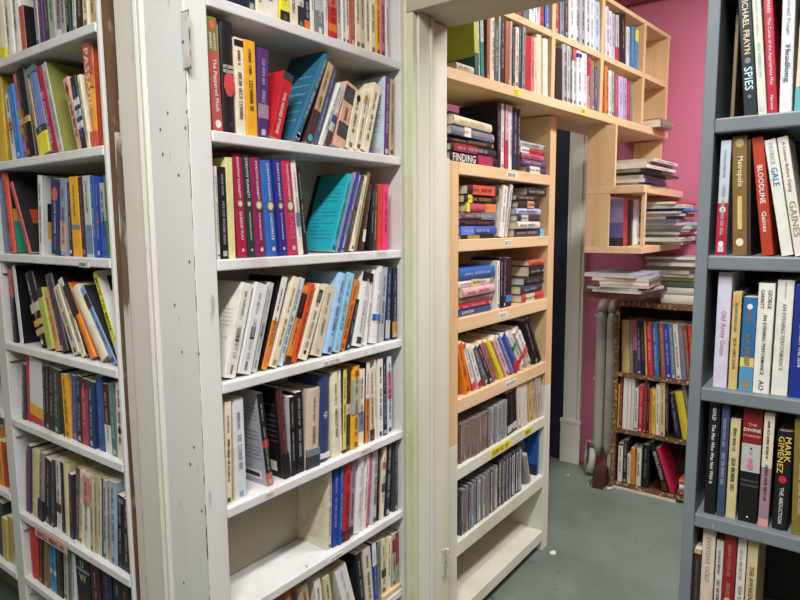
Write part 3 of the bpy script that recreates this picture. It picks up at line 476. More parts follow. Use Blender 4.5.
l6 = [(20, 23.4, 19.4, 447, '#8a7565', '', {'cn': 'taupe'}), (24, 29.8, 24, 443, 'purple', 'with silver title'), (30.6, 37.4, 30.2, 449, '#cfc78e', 'with a blank spine', {'cn': 'pale olive', 'nm': 1}), (38, 43, 38.8, 451, '#94838c', 'with a dark foot', {'b': [(.7, 1, 'navy')], 'cn': 'dusty mauve'}), (43.4, 50.4, 43.8, 457, 'black', 'with white letters', {'lc': 'white'}), (50.9, 54, 51, 459, 'charcoal', ''),
 (54.4, 59.4, 54, 460, '#d9d3d6', 'with a dark smudge', {'b': [(.62, .75, 'maroon')], 'cn': 'pale mauve'}), (59.9, 63.4, 57.5, 462, 'black', ''), (63.9, 68.8, 61, 462, '#d8d09c', 'with brown page tops', {'cn': 'pale yellow', 'pg': 'pagesold', 'nm': 1}), (69.3, 73, 67.5, 473, '#3b2a40', '', {'cn': 'dark purple'}), (73.4, 78, 73.4, 467, '#575548', 'with grey title', {'cn': 'drab olive', 'pg': 'pagesold'}), (78.4, 82.4, 79, 470, 'cream', ''),
 (82.9, 89.8, 83.4, 471, 'white', 'with red and black title', {'b': [(.05, .42, '#d98a86')], 'lc': 'black', 'pg': 'pagesold'}), (90.3, 93.4, 89.2, 475, '#c9bd98', '', {'cn': 'buff', 'pg': 'pagesold'}), (93.8, 96.8, 93, 476, '#bfb28c', '', {'cn': 'tan', 'pg': 'pagesold'}), (97.2, 100.2, 96.6, 477, '#d6cba8', '', {'cn': 'cream', 'pg': 'pagesold'}), (100.6, 102.6, 100.2, 478, 'navy', ''), (103, 106.4, 102.8, 480, '#a9b4c0', '', {'cn': 'pale grey'}),
 (106.8, 109.8, 105.8, 480, '#cf9a56', '', {'cn': 'ochre'}), (110.2, 116.6, 108.8, 480, '#9fb8ce', 'with pale page tops', {'cn': 'pale blue', 'fc': '#9fb8ce', 'hb': False, 'lc': 'slate'}), (117, 122.6, 116.6, 494, 'black', 'with silver band', {'b': [(.04, .1, 'grey')]}), (123.2, 129.6, 122.5, 498, '#23241f', 'with scuffed spine', {'cn': 'black'})]
row(PL, LZ[5], 'the sixth left shelf', l6, LD, clr=.27, lim=(-2.061, -1.4345))
l7 = [(29.6, 38.2, 25, 517, '#cf3f36', 'with a blank spine', {'cn': 'red', 'nm': 1, 'hb': True}), (38.8, 43.6, 38, 535, '#2c2626', '', {'cn': 'dark brown'}), (44, 48.6, 44, 535, '#8a6a4c', '', {'cn': 'light brown'}), (50, 56, 48.4, 540, '#3193d0', 'with pale panel', {'cn': 'bright blue', 'b': [(.55, .65, 'pale blue')]}), (56.4, 62.6, 54.4, 546, '#1d211d', 'with gold block letters', {'lc': 'gold', 'cn': 'green black'}),
 (63.2, 67, 62, 549, '#c2bca8', '', {'cn': 'stone'}), (67.4, 70.4, 66, 551, 'grey', ''), (71, 74, 69.8, 553, 'white', ''), (77.5, 91, 73.4, 555, '#151719', 'with huge pale letters', {'cn': 'black', 't': [('U', 'beige', .04, .16, 'h'), ('W', '#c9b27c', .27, .42, 'h')], 'b': [(.18, .24, 'steel blue')], 'hb': False}), (92, 101, 88, 563, '#4a1c22', 'with white title', {'lc': 'white', 'cn': 'maroon'}), (103, 112.6, 99.4, 567, '#23224c', 'with silver script', {'lc': 'silver', 'cn': 'navy'}),
 (115, 123, 112.6, 576, '#22231c', '', {'cn': 'olive black'}), (124, 131, 121, 582, '#2a2a22', '', {'cn': 'murky green'})]
row(PL, LZ[6], 'the bottom left shelf', l7, LD, clr=.18, lim=(-2.061, -1.4345))
c2a = [(-6, -1, -8, 428, '#c98a3a', '', {'cn': 'ochre'}), (-.5, 3, -4, 440, '#e08a2a', '', {'cn': 'orange'}), (3.3, 6, 0, 442, 'rust', '')]
row(PL, C2[4], 'the shelf left of the divider', c2a, LD, clr=.235, lim=(-2.9, -2.137))
c2b = [(-3, 2, -4, 500, 'dark green', ''), (2.6, 7.4, 1.5, 517, '#c2b26a', '', {'cn': 'khaki', 'nm': 1}), (7.8, 11, 5.5, 516, '#bd9c3a', '', {'cn': 'mustard', 'nm': 1}), (11.3, 13.6, 9.5, 518, 'pale grey', '')]
row(PL, C2[5], 'the lower shelf left of the divider', c2b, LD, clr=.235, lim=(-2.9, -2.137))
# ------------------------------------------------------------------ pine bookcase beyond the doorway
WZ = [EYE+v for v in (.215, -.045, -.318, -.604, -.855, -1.132, -1.40)]
wd = empty('bookcase', (1.74, 1.10, 0)); tag(wd, 'tall pine bookcase beyond the doorway, its lower part painted cream', 'bookcase')
ZP = .735       # below this the pine is painted
for mt, za, zc in ((M['pineup'], ZP, 1.715), (M['jamb'], FL, ZP)):
    part('side_panel', mt, 1.752, 1.812, 1.10, 1.36, za, zc, wd, .002)
for mt, za, zc in ((M['pineup'], ZP+.05, EYE+.468), (M['jamb'], FL, ZP+.05)):
    part('side_panel', mt, 2.566, 2.628, 1.10, 1.36, za, zc, wd, .002)
part('back_panel', nmat('pine_back', '#a5825a', .6, [('#8a6a46', 5, .4, .7, .7, 3)], 0, 60, (3, 3, .4)), 1.714, 2.625, 1.36, 1.372, FL, EYE+.46, wd, 0)
WT = (.042, .042, .05, .05, .045, .055, .05)
for i, (z, th) in enumerate(zip(WZ, WT)):
    part('shelf', M['pine'] if i < 4 else M['jamb'], 1.8125, 2.5655, 1.098, 1.358, z-th, z, wd, .003)
PW = Plane(0, 1.098)
for (x, y, wdt, mt) in ((512, 171, .09, 'paper'), (508, 246.5, .06, 'paper'), (503, 313.5, .07, 'paper'), (511, 380.5, .10, 'paper'), (501, 448, .17, 'yellow'), (528, 426.5, .07, 'yellow')):
    u, z = PW.hit(x, y); i = min(range(7), key=lambda k: abs(WZ[k]-WT[k]/2-z)); decal('shelf_label', M[mt], wd, (u, 1.098, WZ[i]-WT[i]/2), wdt, .03 if mt == 'yellow' else .024, 'y', 'bronze' if mt == 'yellow' else 'grey')
P1 = Plane(0, 1.108)
# open bay at the top, then three bays of hardbacks
zt = stack(P1, WZ[0], 'the left pile in the top pine bay', [(452, 492, 101, 110.5, '#dcd3ae', 'with raised title', {'cn': 'cream', 'lc': 'tan'}), (452, 496, 112, 122, '#6f7f9c', 'with a white square label', {'cn': 'grey blue', 'b': [(.27, .42, 'white')]}), (453, 496, 126.5, 134, '#1c1d22', '', {'cn': 'black'}), (453, 497, 134.5, 143, '#2a2528', 'with red title', {'cn': 'charcoal', 'b': [(.05, .55, '#8a2a35')]}), (453, 498, 144.5, 155.5, '#17171a', 'with white letters and red patch', {'cn': 'black', 't': [('FINDING', 'white', .04, .5, 'v', .8)], 'b': [(.56, .88, '#a4304a')]})], group='books lying flat in the pine bays')
row(P1, WZ[0], 'the standing group in the top pine bay', [(499, 501.8, 498.7, 96, '#17191c', 'with white letters', {'cn': 'black', 'lc': 'white', 'fc': '#15171a'}), (502.2, 505, 502, 96, 'white', ''), (505.5, 508.7, 506, 98.5, '#c2333e', 'with pale pink top', {'cn': 'red', 'b': [(0, .55, '#d8b4b8')]}), (509.2, 512.6, 510.5, 99, '#e0dfe2', '', {'cn': 'white'}), (513, 516.8, 514.5, 103, '#1f2a48', 'with white letters', {'cn': 'navy', 'lc': 'white'}), (517.3, 521.6, 518.5, 106, '#26262a', 'with white spiral marks', {'cn': 'black', 'lc': 'white'})], .17, clr=.24)
stack(P1, WZ[0], 'the right pile in the top pine bay', [(523, 549, 128.5, 135, '#a9b0b2', '', {'cn': 'silver'}), (523, 546, 136.5, 142.5, '#d6343c', 'with white end', {'cn': 'red', 'b': [(0, .35, 'white')]}), (523, 544, 142.7, 148, '#b9657e', '', {'cn': 'rose'}), (524, 551, 148.3, 155, '#6d4a74', 'with lilac title', {'cn': 'purple'}), (529, 551.5, 156, 163.5, '#523a60', 'with white panel', {'cn': 'plum', 'b': [(.12, .65, 'white')]})], group='books lying flat in the pine bays', umax=2.556)
stack(P1, WZ[1], 'the left pile in the second pine bay', [(467, 499, 178.5, 188.5, '#1f1c1d', 'with orange title block', {'cn': 'black', 'b': [(.14, .85, '#d2563c')], 'lc': 'maroon'}), (465, 498, 190.5, 198.7, '#26271f', 'with yellow disc', {'cn': 'olive black', 'lc': 'yellow', 'b': [(.1, .22, 'yellow')]}), (467, 498, 199.5, 208.5, '#b9446a', 'with gold ends', {'cn': 'pink', 'b': [(0, .1, 'yellow'), (.62, 1, '#d9884a')]}), (463, 498, 211, 218.7, '#6e5254', 'with grey end', {'cn': 'dusty maroon', 'b': [(.55, 1, 'grey')]}), (461, 497.4, 219.5, 226, '#1c1b1f', 'with salmon letters', {'cn': 'black', 'lc': 'coral'}), (461, 497, 227, 236, '#3553a8', 'with white letters', {'cn': 'blue', 'b': [(.02, .35, '#5b7fd0')], 'lc': 'white'}), (461, 495, 236.5, 240.5, '#211f1c', 'with gold label', {'cn': 'black', 'b': [(.2, .55, '#a58a4a')], 'nm': 1})], group='books lying flat in the pine bays')
row(P1, WZ[1], 'the leaning pair in the second pine bay', [(500, 504.5, 504.5, 185, 'off-white', 'with grey speckles'), (505.5, 508.4, 511.8, 184, 'pale grey', 'with black lettering', {'lc': 'black'})], .15, clr=.208)
stack(P1, WZ[1], 'the right pile in the second pine bay', [(528, 547, 180, 188, '#2a282c', 'with white letters', {'cn': 'black', 'lc': 'white'}), (517, 539, 190.5, 196.3, '#2d2c30', '', {'cn': 'charcoal'}), (519, 541, 196.7, 204, '#2a2527', 'with peach square', {'cn': 'dark brown', 'b': [(.4, .72, '#d59a78')]}), (517.5, 541.5, 204.5, 211.2, '#b4b6d6', '', {'cn': 'lavender'}), (518, 540, 212.5, 219.3, '#352a2f', 'with white label', {'cn': 'dark maroon', 'b': [(.15, .45, 'pale grey')]}), (516, 540, 221, 228.3, '#d8d5cd', 'with black letters', {'cn': 'white', 'lc': 'black'}), (517, 545, 230.5, 238.8, '#2b3448', 'with pale blue end', {'cn': 'slate', 'b': [(.86, 1, '#6fb4d8')]})], group='books lying flat in the pine bays', umax=2.556)
stack(P1, WZ[2], 'the left pile in the third pine bay', [(461, 495, 265, 277, '#2f62ae', 'with white title', {'cn': 'blue', 'lc': 'white'}), (461, 495, 278, 286, '#dcdad6', '', {'cn': 'white', 'b': [(.35, .6, '#d8c48a')]}), (462, 495, 287, 296, '#d6a9aa', 'with rose letters', {'cn': 'pale pink', 'lc': 'crimson'}), (461, 495, 296.3, 303, '#8a8680', '', {'cn': 'grey'}), (461, 491.5, 303.3, 308.3, '#b12c36', 'with white title', {'cn': 'red', 'lc': 'white'}), (461, 492, 308.7, 316, '#2d5288', 'with white title', {'cn': 'dark blue', 't': [('Lord Jim', 'white', .08, .6, 'v', .6)]})], group='books lying flat in the pine bays')
row(P1, WZ[2], 'the standing group in the third pine bay', [(497, 499.6, 497.8, 261, 'white', ''), (500, 503, 501, 258, 'black', '', {'keep': 1}), (503.4, 505.8, 504.4, 257, '#3a2240', '', {'cn': 'plum', 'keep': 1}), (506.2, 511.5, 507, 258, '#16171b', 'with red title and blue foot', {'cn': 'black', 'lc': 'red', 'b': [(.76, .9, '#2e86c8')], 'keep': 1})], .15, clr=.22)
stack(P1, WZ[2], 'the right pile in the third pine bay', [(532, 554, 259, 264.8, '#c95c46', '', {'cn': 'coral'}), (531, 555, 265.5, 276, '#1a1b1e', 'with white letters', {'cn': 'black', 'lc': 'white'}), (526, 555, 276.3, 284, '#1d2126', 'with grey letters', {'cn': 'blue black', 'lc': 'silver'}), (522, 544, 284.5, 293, '#2b3a4c', '', {'cn': 'dark slate'}), (522.5, 544, 293.3, 301.5, '#c53a34', 'with white panel', {'cn': 'red', 'b': [(.15, .55, 'beige')]})], group='books lying flat in the pine bays', umax=2.556, jit=3)
th = {'keep': 1}
row(P1, WZ[3], 'the shelf of leaning booklets in the pine bookcase', [(466, 472, 452, 352, 'orange', 'with orange cover', {'fc': 'orange'}), (474.8, 478.3, 461, 349, '#d8423a', 'with white title', {'cn': 'red', 'b': [(.1, .85, 'white')]}), (479.5, 483.5, 466, 351, 'white', 'with red edge', {'b': [(.85, 1, 'red')]}), (486, 490.5, 472, 352, '#5b5c60', '', {'cn': 'grey'}), (491, 494.6, 477.2, 349, '#2a272b', '', {'cn': 'black'}), (495, 499, 481, 346, '#a86a72', '', {'cn': 'dusty pink'}), (501.6, 505.6, 486.4, 343, '#e3cf2e', '', {'cn': 'yellow', 'nm': 1}), (507, 511.4, 493, 341, '#d9b0b2', 'with dark letters', {'cn': 'pale pink'}), (512, 516, 497.5, 340, '#6878b0', '', {'cn': 'periwinkle'}), (516.5, 521.6, 502, 339, '#2f4aa0', 'with a red foot', {'cn': 'blue', 'b': [(.8, 1, 'red')]}),
 (522.5, 527.6, 507.5, 339, '#d6d7cd', 'with green and red print', {'cn': 'pale grey', 'b': [(.3, .4, 'green'), (.7, .8, 'red')]}), (529, 534.5, 516, 334, '#c8b9aa', 'with a white label', {'cn': 'beige', 'b': [(.1, .5, 'white'), (.55, .7, 'coral')]}), (536, 539.6, 524.3, 322, '#17181a', 'standing tallest', {'cn': 'black'}), (540, 543.8, 528, 321, '#1e201e', 'with green marks', {'cn': 'black', 'lc': 'sage'})], .13, clr=.225, lim=(1.8135, 2.565))
def cds(pl, zb, phrase, xa, xb, n, yta, ytb, cols, tan=0, group=None, cc=('#a7a5a6', '#85868a')):
    u0 = pl.hit(xa, base_y(pl, zb, xa))[0]; u1 = pl.hit(xb, base_y(pl, zb, xb))[0]; ha = pl.hit(xa, yta)[1]-zb; hb = pl.hit(xb, ytb)[1]-zb; out = []
    t = (u1-u0)/n
    for i in range(n):
        h = (ha+(hb-ha)*(i+.5)/n)*R.uniform(.985, 1.01); c = R.choice(cols); root = empty('compact_disc', pl.pt(u0+t*i, zb+.0004, R.uniform(0, .008)), (0, math.atan(tan), pl.phi))
        b = MB(); b.box(.0003, t-.0009, 0, .125, 0, h); b.build('case', pm(cc[0] if i % 3 else cc[1]), root, .0006)
        b = MB(); b.box(t*.14, t*.76, -.0004, .001, h*.05, h*.95); b.build('spine_card', pm(c), root)
        b = MB(); strokes(b, lambda p, q: (t*.3+q, -.0007, h-p), h*.1, h*R.uniform(.55, .85), t*.36, R); b.build('spine_lettering', pm('charcoal' if lum(c) > .25 else 'off-white'), root)
        out.append(root)
    for r_ in out: tag(r_, phrase, 'compact disc', group or phrase)
cds(P1, WZ[4], 'brownish compact disc in the packed row on the first cream-edged shelf of the pine bookcase', 461.6, 490.5, 26, 425, 411, ['#8a7068', '#7a6058', '#9a8078', '#6e5650', '#a38c84'], cc=('#8f7e78', '#6f5f5a'))
cds(P1, WZ[4], 'grey compact disc beside the black box on the first cream-edged shelf of the pine bookcase', 491, 507, 12, 410, 400, ['#8f9396', '#a9adb0', '#707478', '#c2c4c4'])
row(P1, WZ[4], 'the first cream-edged pine shelf', [(509, 518, 507.6, 394.5, '#131417', 'with a white sticker', {'cn': 'black', 'hb': False, 'b': [(.78, .95, 'pale grey')], 't': [], 'lc': 'grey', 'd': .2}), (519, 521.4, 517.2, 385, '#d8d0c4', 'near the black one', {'cn': 'cream'}), (522, 528.6, 520.6, 385, '#cfcac0', 'with a blank spine', {'cn': 'off-white', 'nm': 1}), (531, 534.4, 527, 379, 'tan', ''), (534.8, 538, 530, 376, '#c9ab78', 'with old pages', {'cn': 'buff'}), (538.6, 541.6, 535, 378, '#b9b4a6', '', {'cn': 'stone'}), (542, 544.6, 539.5, 378, 'pale grey', '')], .17, clr=.198, lim=(1.8135, 2.564))
cds(P1, WZ[5], 'compact disc in the long row on the second cream-edged shelf of the pine bookcase', 462, 498, 30, 491, 466, ['#c9c4c4', '#7d6f78', '#d0c8a8', '#4f5a64', '#e0dcd8', '#8aa0b0', '#c08a80', '#2f2f35'], cc=('#8a888a', '#4a4a4e'))
cds(P1, WZ[5], 'black-cased compact disc in the taller group on the second cream-edged shelf of the pine bookcase', 499, 522, 16, 463, 447, ['#2a2a30', '#a9a9b0', '#3a3a42', '#d9d9d9'], cc=('#55565a', '#2c2c30'))
cds(P1, WZ[5], 'compact disc leaning at the right end of the second cream-edged pine shelf', 528, 532.5, 3, 453, 450, ['#8a8078', '#bdb6ac'], -.32)
bb = empty('boxed_set', (2.536, 1.325, WZ[5]+.0004), (0, math.radians(2), 0))
b = MB(); b.box(0, .018, -.205, 0, 0, .212); b.build('case', pm('#2456a0'), bb, .002); b = MB(); k = 16
b.v = [(-.0006, -.115+.03*math.cos(6.283*j/k), .125+.042*math.sin(6.283*j/k)) for j in range(k)]; b.face([tuple(range(k))]); b.build('cover_portrait', pm('#8d8f98'), bb)
b = MB(); b.box(-.0005, .0003, -.204, -.001, .001, .05); b.build('cover_panel', pm('#15244a'), bb)
tag(bb, 'blue boxed set with a pale face, standing against the right side of the pine bookcase', 'boxed set')
# ------------------------------------------------------------------ upper pine shelving bridging to the far wall
UA, UB = (1.718, 1.100), (3.70, .90); phi = math.atan2(UB[1]-UA[1], UB[0]-UA[0]); PU = Plane(UA[0], UA[1], phi); UL = math.hypot(UB[0]-UA[0], UB[1]-UA[1])
us = empty('wall_shelving', (UA[0], UA[1], 0), (0, 0, phi)); tag(us, 'long two-tier pine shelving running above the door to the pink wall', 'shelving')
UZ0, UZ1, UZ2 = EYE+.508, EYE+.765, EYE+1.02
def ubox(name, mat, u0, u1, d0, d1, z0, z1, bev=.002): return box(name, mat, u0, u1, d0, d1, z0, z1, us, bev)
ubox('shelf', M['pine'], 0, UL, 0, .26, UZ0-.036, UZ0); ubox('shelf', M['pine'], .0, UL, .005, .26, UZ2-.02, UZ2)
dv = [PU.hit(x, 60)[0] for x in (554, 603, 645, 673)]
lo = 0
for i, u in enumerate(dv):
    if i == 3: u = UL-.035
    ubox('divider', M['pineup'], u-.014, u+.014, .002, .255, UZ0+.0005, UZ2-.0205)
    ubox('shelf', M['pine'], lo+.0145 if i else 0, u-.0145, .004, .25, UZ1-.025, UZ1); lo = u
for u in (0.1, dv[0]+.03): pass
ubox('back_panel', nmat('shelving_back', '#c9a87a', .6, [('#b08c5c', 5, .4, .7, .6, 3)]), 0, dv[1], .26, .268, UZ0, UZ2, 0)
for (x, y) in ((517, 88), (583.5, 113)):
    u, z = PU.hit(x, y); b = MB(); b.box(u-.02, u+.02, -.0015, 0, UZ0-.03, UZ0-.006); o = b.build('shelf_label', M['yellow'], us)
    b = MB(); strokes(b, lambda p, q: (u-.02+p, -.002, UZ0-.025+q), .005, .036, .013, R); b.build('label_lettering', pm('bronze'), o)
PUB = Plane(UA[0]-math.sin(phi)*.006, UA[1]+math.cos(phi)*.006, phi)
LOOSE.append(PUB)
flat = stack(PUB, UZ0, 'the left end of the long upper shelf', [(459, 474, 58, 66, '#cdbfa4', 'with ragged pages', {'cn': 'tan', 'pg': 'pagesold', 'sb': .0, 'd': .2})], jit=1)
u1_ = [(475.6, 479.6, 474, 14, '#b3b83a', 'with dark green foot', {'cn': 'lime', 'fc': '#98a52c', 'b': [(.62, 1, '#2a5a4a')], 'patch': [(0, '#1f4a44', 0, 1, .68, 1)], 'd': .235, 'nm': 1}), (480, 481.6, 478.5, 12, 'white', ''), (482, 484.8, 480.5, 12, '#2f9a94', 'with pale top', {'cn': 'teal', 'b': [(0, .45, '#b9cfd0')]}), (487.4, 490.2, 487.4, 10, '#9a4a3a', '', {'cn': 'brick'}), (490.6, 495, 490.6, 10, 'cream', ''), (495.4, 499.6, 495.4, 25, '#4f5a66', 'shorter than its neighbours', {'cn': 'slate'}), (500, 501.4, 500, 12, 'pale grey', ''), (501.7, 505.2, 501.7, 11, '#28202a', '', {'cn': 'black'}),
 (505.7, 510.8, 505.7, 20, '#a8502e', 'with flat top', {'cn': 'rust'}), (511.2, 513, 511.2, 20, 'pale grey', ''), (513.4, 515.4, 513.4, 28, '#33344a', '', {'cn': 'navy'}), (515.8, 519, 515.8, 26, '#e2d6c0', '', {'cn': 'cream'}), (519.4, 522, 519.4, 25, '#2a4a52', '', {'cn': 'dark teal'}), (522.3, 525, 522.3, 26, '#8f9496', '', {'cn': 'grey'}), (525.6, 531.6, 525.6, 34, '#b4242a', 'with plain spine', {'cn': 'red', 'nm': 1}), (532, 535, 532, 36, '#cf7f7c', '', {'cn': 'salmon'}), (535.4, 537.4, 535.4, 37, 'cream', ''), (537.9, 543, 537.9, 34, '#d9cdb0', 'with a plain spine', {'cn': 'buff', 'nm': 1}), (543.4, 548.5, 543.4, 38, '#e2dccb', 'with a plain spine', {'cn': 'off-white', 'nm': 1})]
row(PUB, UZ0, 'the lower left bay of the upper shelving', u1_, .2, clr=.228, lim=(.1, dv[0]-.0145))
u1b = [(497, 503, 497, -30, '#7c7f84', '', {'cn': 'grey'}), (504, 509, 504, -30, '#4a4d55', '', {'cn': 'charcoal'}), (510, 516, 510, -28, '#c7c9cb', '', {'cn': 'silver'}), (517, 523, 517, -26, '#8f3038', '', {'cn': 'crimson'}), (524, 529, 524, -24, '#5a6a78', '', {'cn': 'steel grey'}), (530, 536, 530, -22, '#dfe0e2', '', {'cn': 'white'}), (536.5, 540.8, 536.5, -20, '#d9cfd2', '', {'cn': 'pale pink'}), (541.2, 545, 541.2, -18, '#c84a44', '', {'cn': 'red'}), (545.6, 550, 545.6, -17, '#4a66b4', '', {'cn': 'blue'})]
row(PUB, UZ1, 'the upper left bay of the upper shelving', u1b, .17, clr=.232, lim=(.0, dv[0]-.0145))
u2 = [(556, 562.6, 556, 47, '#1f2022', 'with blank spine', {'cn': 'black', 'nm': 1}), (563, 567, 563, 42, '#a7a9a6', '', {'cn': 'grey'}), (567.3, 570, 567.3, 43, 'pale grey', ''), (570.3, 573.6, 570.3, 44, '#7d8a86', '', {'cn': 'grey green'}), (574, 577, 574, 44, '#d9d8d4', 'with a coral top', {'cn': 'pale grey', 'b': [(0, .2, 'coral')]}), (577.4, 581.6, 577.4, 48, '#dfe3e4', 'with blue label', {'cn': 'white', 'b': [(.05, .12, 'royal blue')]}), (582, 588, 582, 50, 'white', 'with tall grey title', {'lc': 'grey'}), (588.4, 591.6, 588.4, 57, '#b9868f', 'with a red top', {'cn': 'mauve', 'b': [(0, .35, 'rose')]}), (592, 595.4, 592, 60, '#9a7460', '', {'cn': 'brown'}), (595.8, 600, 595.8, 66, '#3f5a86', '', {'cn': 'blue'})]
row(PUB, UZ0, 'the lower middle bay of the upper shelving', u2, .2, clr=.228, lim=(dv[0]+.0145, dv[1]-.0145))
u2b = [(556, 560.4, 556, -22, '#b9303a', '', {'cn': 'red'}), (560.8, 564.4, 560.8, -20, '#8a97a8', '', {'cn': 'grey blue'}), (564.8, 568.6, 564.8, -18, '#43474c', '', {'cn': 'charcoal'}), (569, 575.6, 569, -15, 'white', 'with wide spine'), (576, 579.6, 576, -13, '#cbd0cf', '', {'cn': 'pale grey'}), (580, 585.6, 580, -10, '#a5a4ae', '', {'cn': 'lilac grey'}), (586, 589.8, 586, -6, '#d4d2d6', '', {'cn': 'silver'}), (590.2, 595, 590.2, -3, '#e2e5e8', '', {'cn': 'off-white'}), (595.4, 600.6, 595.4, 0, '#b3d0e0', '', {'cn': 'pale blue'})]
row(PUB, UZ1, 'the upper middle bay of the upper shelving', u2b, .17, clr=.232, lim=(dv[0]+.0145, dv[1]-.0145))
u3 = [(605.6, 608.6, 605.6, 66, '#d9793c', '', {'cn': 'orange'}), (609, 611.4, 609, 70, 'off-white', ''), (611.8, 614.6, 611.8, 71, '#8fb4b4', '', {'cn': 'pale teal'}), (615, 618.4, 615, 74, '#b04a58', 'with white print', {'cn': 'rose'}), (618.8, 623.6, 618.8, 76, 'lavender', 'with wide spine'), (624, 627, 624, 78, '#a9a0c8', '', {'cn': 'lilac'}), (627.4, 630.8, 627.4, 80, '#b22c40', '', {'cn': 'crimson'}), (631.2, 633.6, 631.2, 82, '#77797d', '', {'cn': 'grey'})]
row(PUB, UZ0, 'the lower right bay of the upper shelving', u3, .17, clr=.228, lim=(dv[1]+.0145, dv[2]-.0145))
u3b = [(605.8, 609.4, 605.8, 6, '#cfcbd4', '', {'cn': 'pale lilac'}), (609.8, 613, 609.8, 10, '#dadce0', '', {'cn': 'white'}), (613.4, 616, 613.4, 13, '#b8c0d4', '', {'cn': 'pale blue'}), (616.4, 619.6, 616.4, 14, '#c7343c', 'with white top', {'cn': 'red', 'b': [(0, .7, 'pale grey')]}), (620, 626.6, 619.8, 12, '#1b1b1e', 'with white marks', {'cn': 'black', 'lc': 'white'}), (627.4, 630.4, 627.8, 26, '#d9dccf', '', {'cn': 'cream'}), (630.8, 634, 631.6, 26, '#2f86b8', '', {'cn': 'blue'}), (634.4, 637.6, 635.4, 29, '#3b8cba', 'with a yellow top', {'cn': 'teal blue', 'b': [(0, .28, 'yellow')]})]
row(PUB, UZ1, 'the upper right bay of the upper shelving', u3b, .17, clr=.232, lim=(dv[1]+.0145, dv[2]-.0145))
stack(PUB, UZ0, 'the right end of the long upper shelf', [(651, 662, 122, 131, '#8a7d6c', 'with pale page edges, jutting out', {'cn': 'brown', 'sb': -.055, 'd': .2, 'hb': True})], jit=1)
# ------------------------------------------------------------------ small pine side shelves by the far wall
ss = empty('side_shelves', (2.95, .81, 0)); tag(ss, 'small pine side shelves stuffed with magazines beside the pink wall', 'shelves')
SA, SB_, SC = EYE+.183, EYE-.100, EYE-.318
part('shelf', M['pine'], 2.95, 3.715, .81, 1.08, SA-.036, SA, ss); part('shelf', M['pine'], 2.95, 3.715, .81, 1.08, SB_-.032, SB_, ss)
part('shelf', M['dark'], 2.95, 3.455, .81, 1.08, SC-.03, SC, ss)
part('side_panel', M['pineup'], 2.952, 2.972, .945, 1.08, SA+.0005, EYE+.464, ss); part('side_panel', M['pineup'], 2.95, 2.962, .965, 1.08, SB_+.0005, SA-.0365, ss)
part('post', M['pine'], 2.985, 3.008, .812, .83, SB_+.0005, SA-.0365, ss); part('side_panel', M['pineup'], 3.69, 3.715, .93, 1.08, SB_+.0005, EYE+.464, ss)
P5 = Plane(0, .905)
row(P5, SB_, 'the small pine side shelf', [(624.2, 628.4, 625.2, 199, '#c2303a', 'with a lilac landscape cover', {'cn': 'red', 'fc': '#8f86b4', 'd': .15, 'nm': 1, 'hb': False, 'patch': [(0, '#5f5a92', 0, 1, .5, .82), (0, '#2a2a38', 0, 1, .82, 1)]}), (628.8, 633.6, 630, 200, '#16171a', '', {'cn': 'black'}), (634.2, 639, 634.6, 200, 'white', 'with black marks')], .15)
MCOL = [('pale grey', 'pale grey'), ('white', 'white'), ('#b9aea0', 'stone'), ('#2f56a8', 'blue'), ('#2a2c33', 'black'), ('#b8703c', 'tan orange'), ('#5f8f7c', 'green'), ('#cfc3a4', 'cream'), ('#8a3a3e', 'dark red'), ('#6d7686', 'slate'), ('#c9ccd2', 'silver'), ('#3f6f9c', 'mid blue')]
def mags(phrase, x, y, z, n, w, dp, tr, seed, jx=.02, jy=.03, cols=None, name='magazine', cat='magazine', hmax=None, rz=0):
    rnd = random.Random(seed); out = []
    for i in range(n):
        t = rnd.uniform(*tr); col, cn = (cols[i % len(cols)] if cols else rnd.choice(MCOL)); ww = w*rnd.uniform(.82, 1.05); dd_ = dp*rnd.uniform(.85, 1.05)
        r = new_book((x+ww/2+rnd.uniform(-jx, jx), y+rnd.uniform(-jy, jy*.4), z), (0, -math.pi/2, math.radians(rz+rnd.uniform(-6, 6))), t, ww, dd_, col, {'hb': t > .022, 'fc': col, 'pg': rnd.choice(['pages', 'pale grey', col, '#b9bcc2', '#cfc8ba', col])}, name)
        out.append((r, f"{cn} {cat}")); z += t+.0005
        if hmax and z > hmax: break
    ROWS.append((phrase, cat+'s in '+phrase, list(reversed(out)))); return z
BR = [('#cfd0ce', 'pale grey'), ('#3b64b8', 'bright blue'), ('#d8d2c4', 'cream'), ('#1f2126', 'black'), ('#8fa5b4', 'grey blue'), ('#e0ddd6', 'white'), ('#9b7f62', 'tan')]
zt = mags('the pile on the upper pine side shelf', 3.235, .83, SA+.0005, 8, .44, .2, (.012, .02), 3, .02, .05, BR)
mags('the near pile on the middle pine side shelf', 3.465, .75, SB_+.0005, 14, .335, .25, (.010, .021), 5, .05, .05, [('#cdbf92', 'pale yellow'), ('#c9cbd0', 'silver'), ('#b86a44', 'rust'), ('#e2e0dc', 'white'), ('#39507e', 'navy'), ('#2f8a6a', 'green'), ('#d2d2d4', 'pale grey'), ('#5b6a80', 'slate'), ('#b99a84', 'tan'), ('#2b2d33', 'black'), ('#d9c8aa', 'cream'), ('#4a7fc0', 'blue'), ('#d6d3cc', 'off-white'), ('#a34a4a', 'dark red')], hmax=SA-.06)
mags('the pile on the dark lower side shelf', 3.1, .80, SC+.0005, 6, .34, .26, (.011, .019), 8, .02, .015, [('#c7c3b8', 'pale grey'), ('#8a857a', 'grey'), ('#b5aea2', 'stone'), ('#57544e', 'charcoal'), ('#a8a8a8', 'silver'), ('#9fa9b8', 'grey blue')])
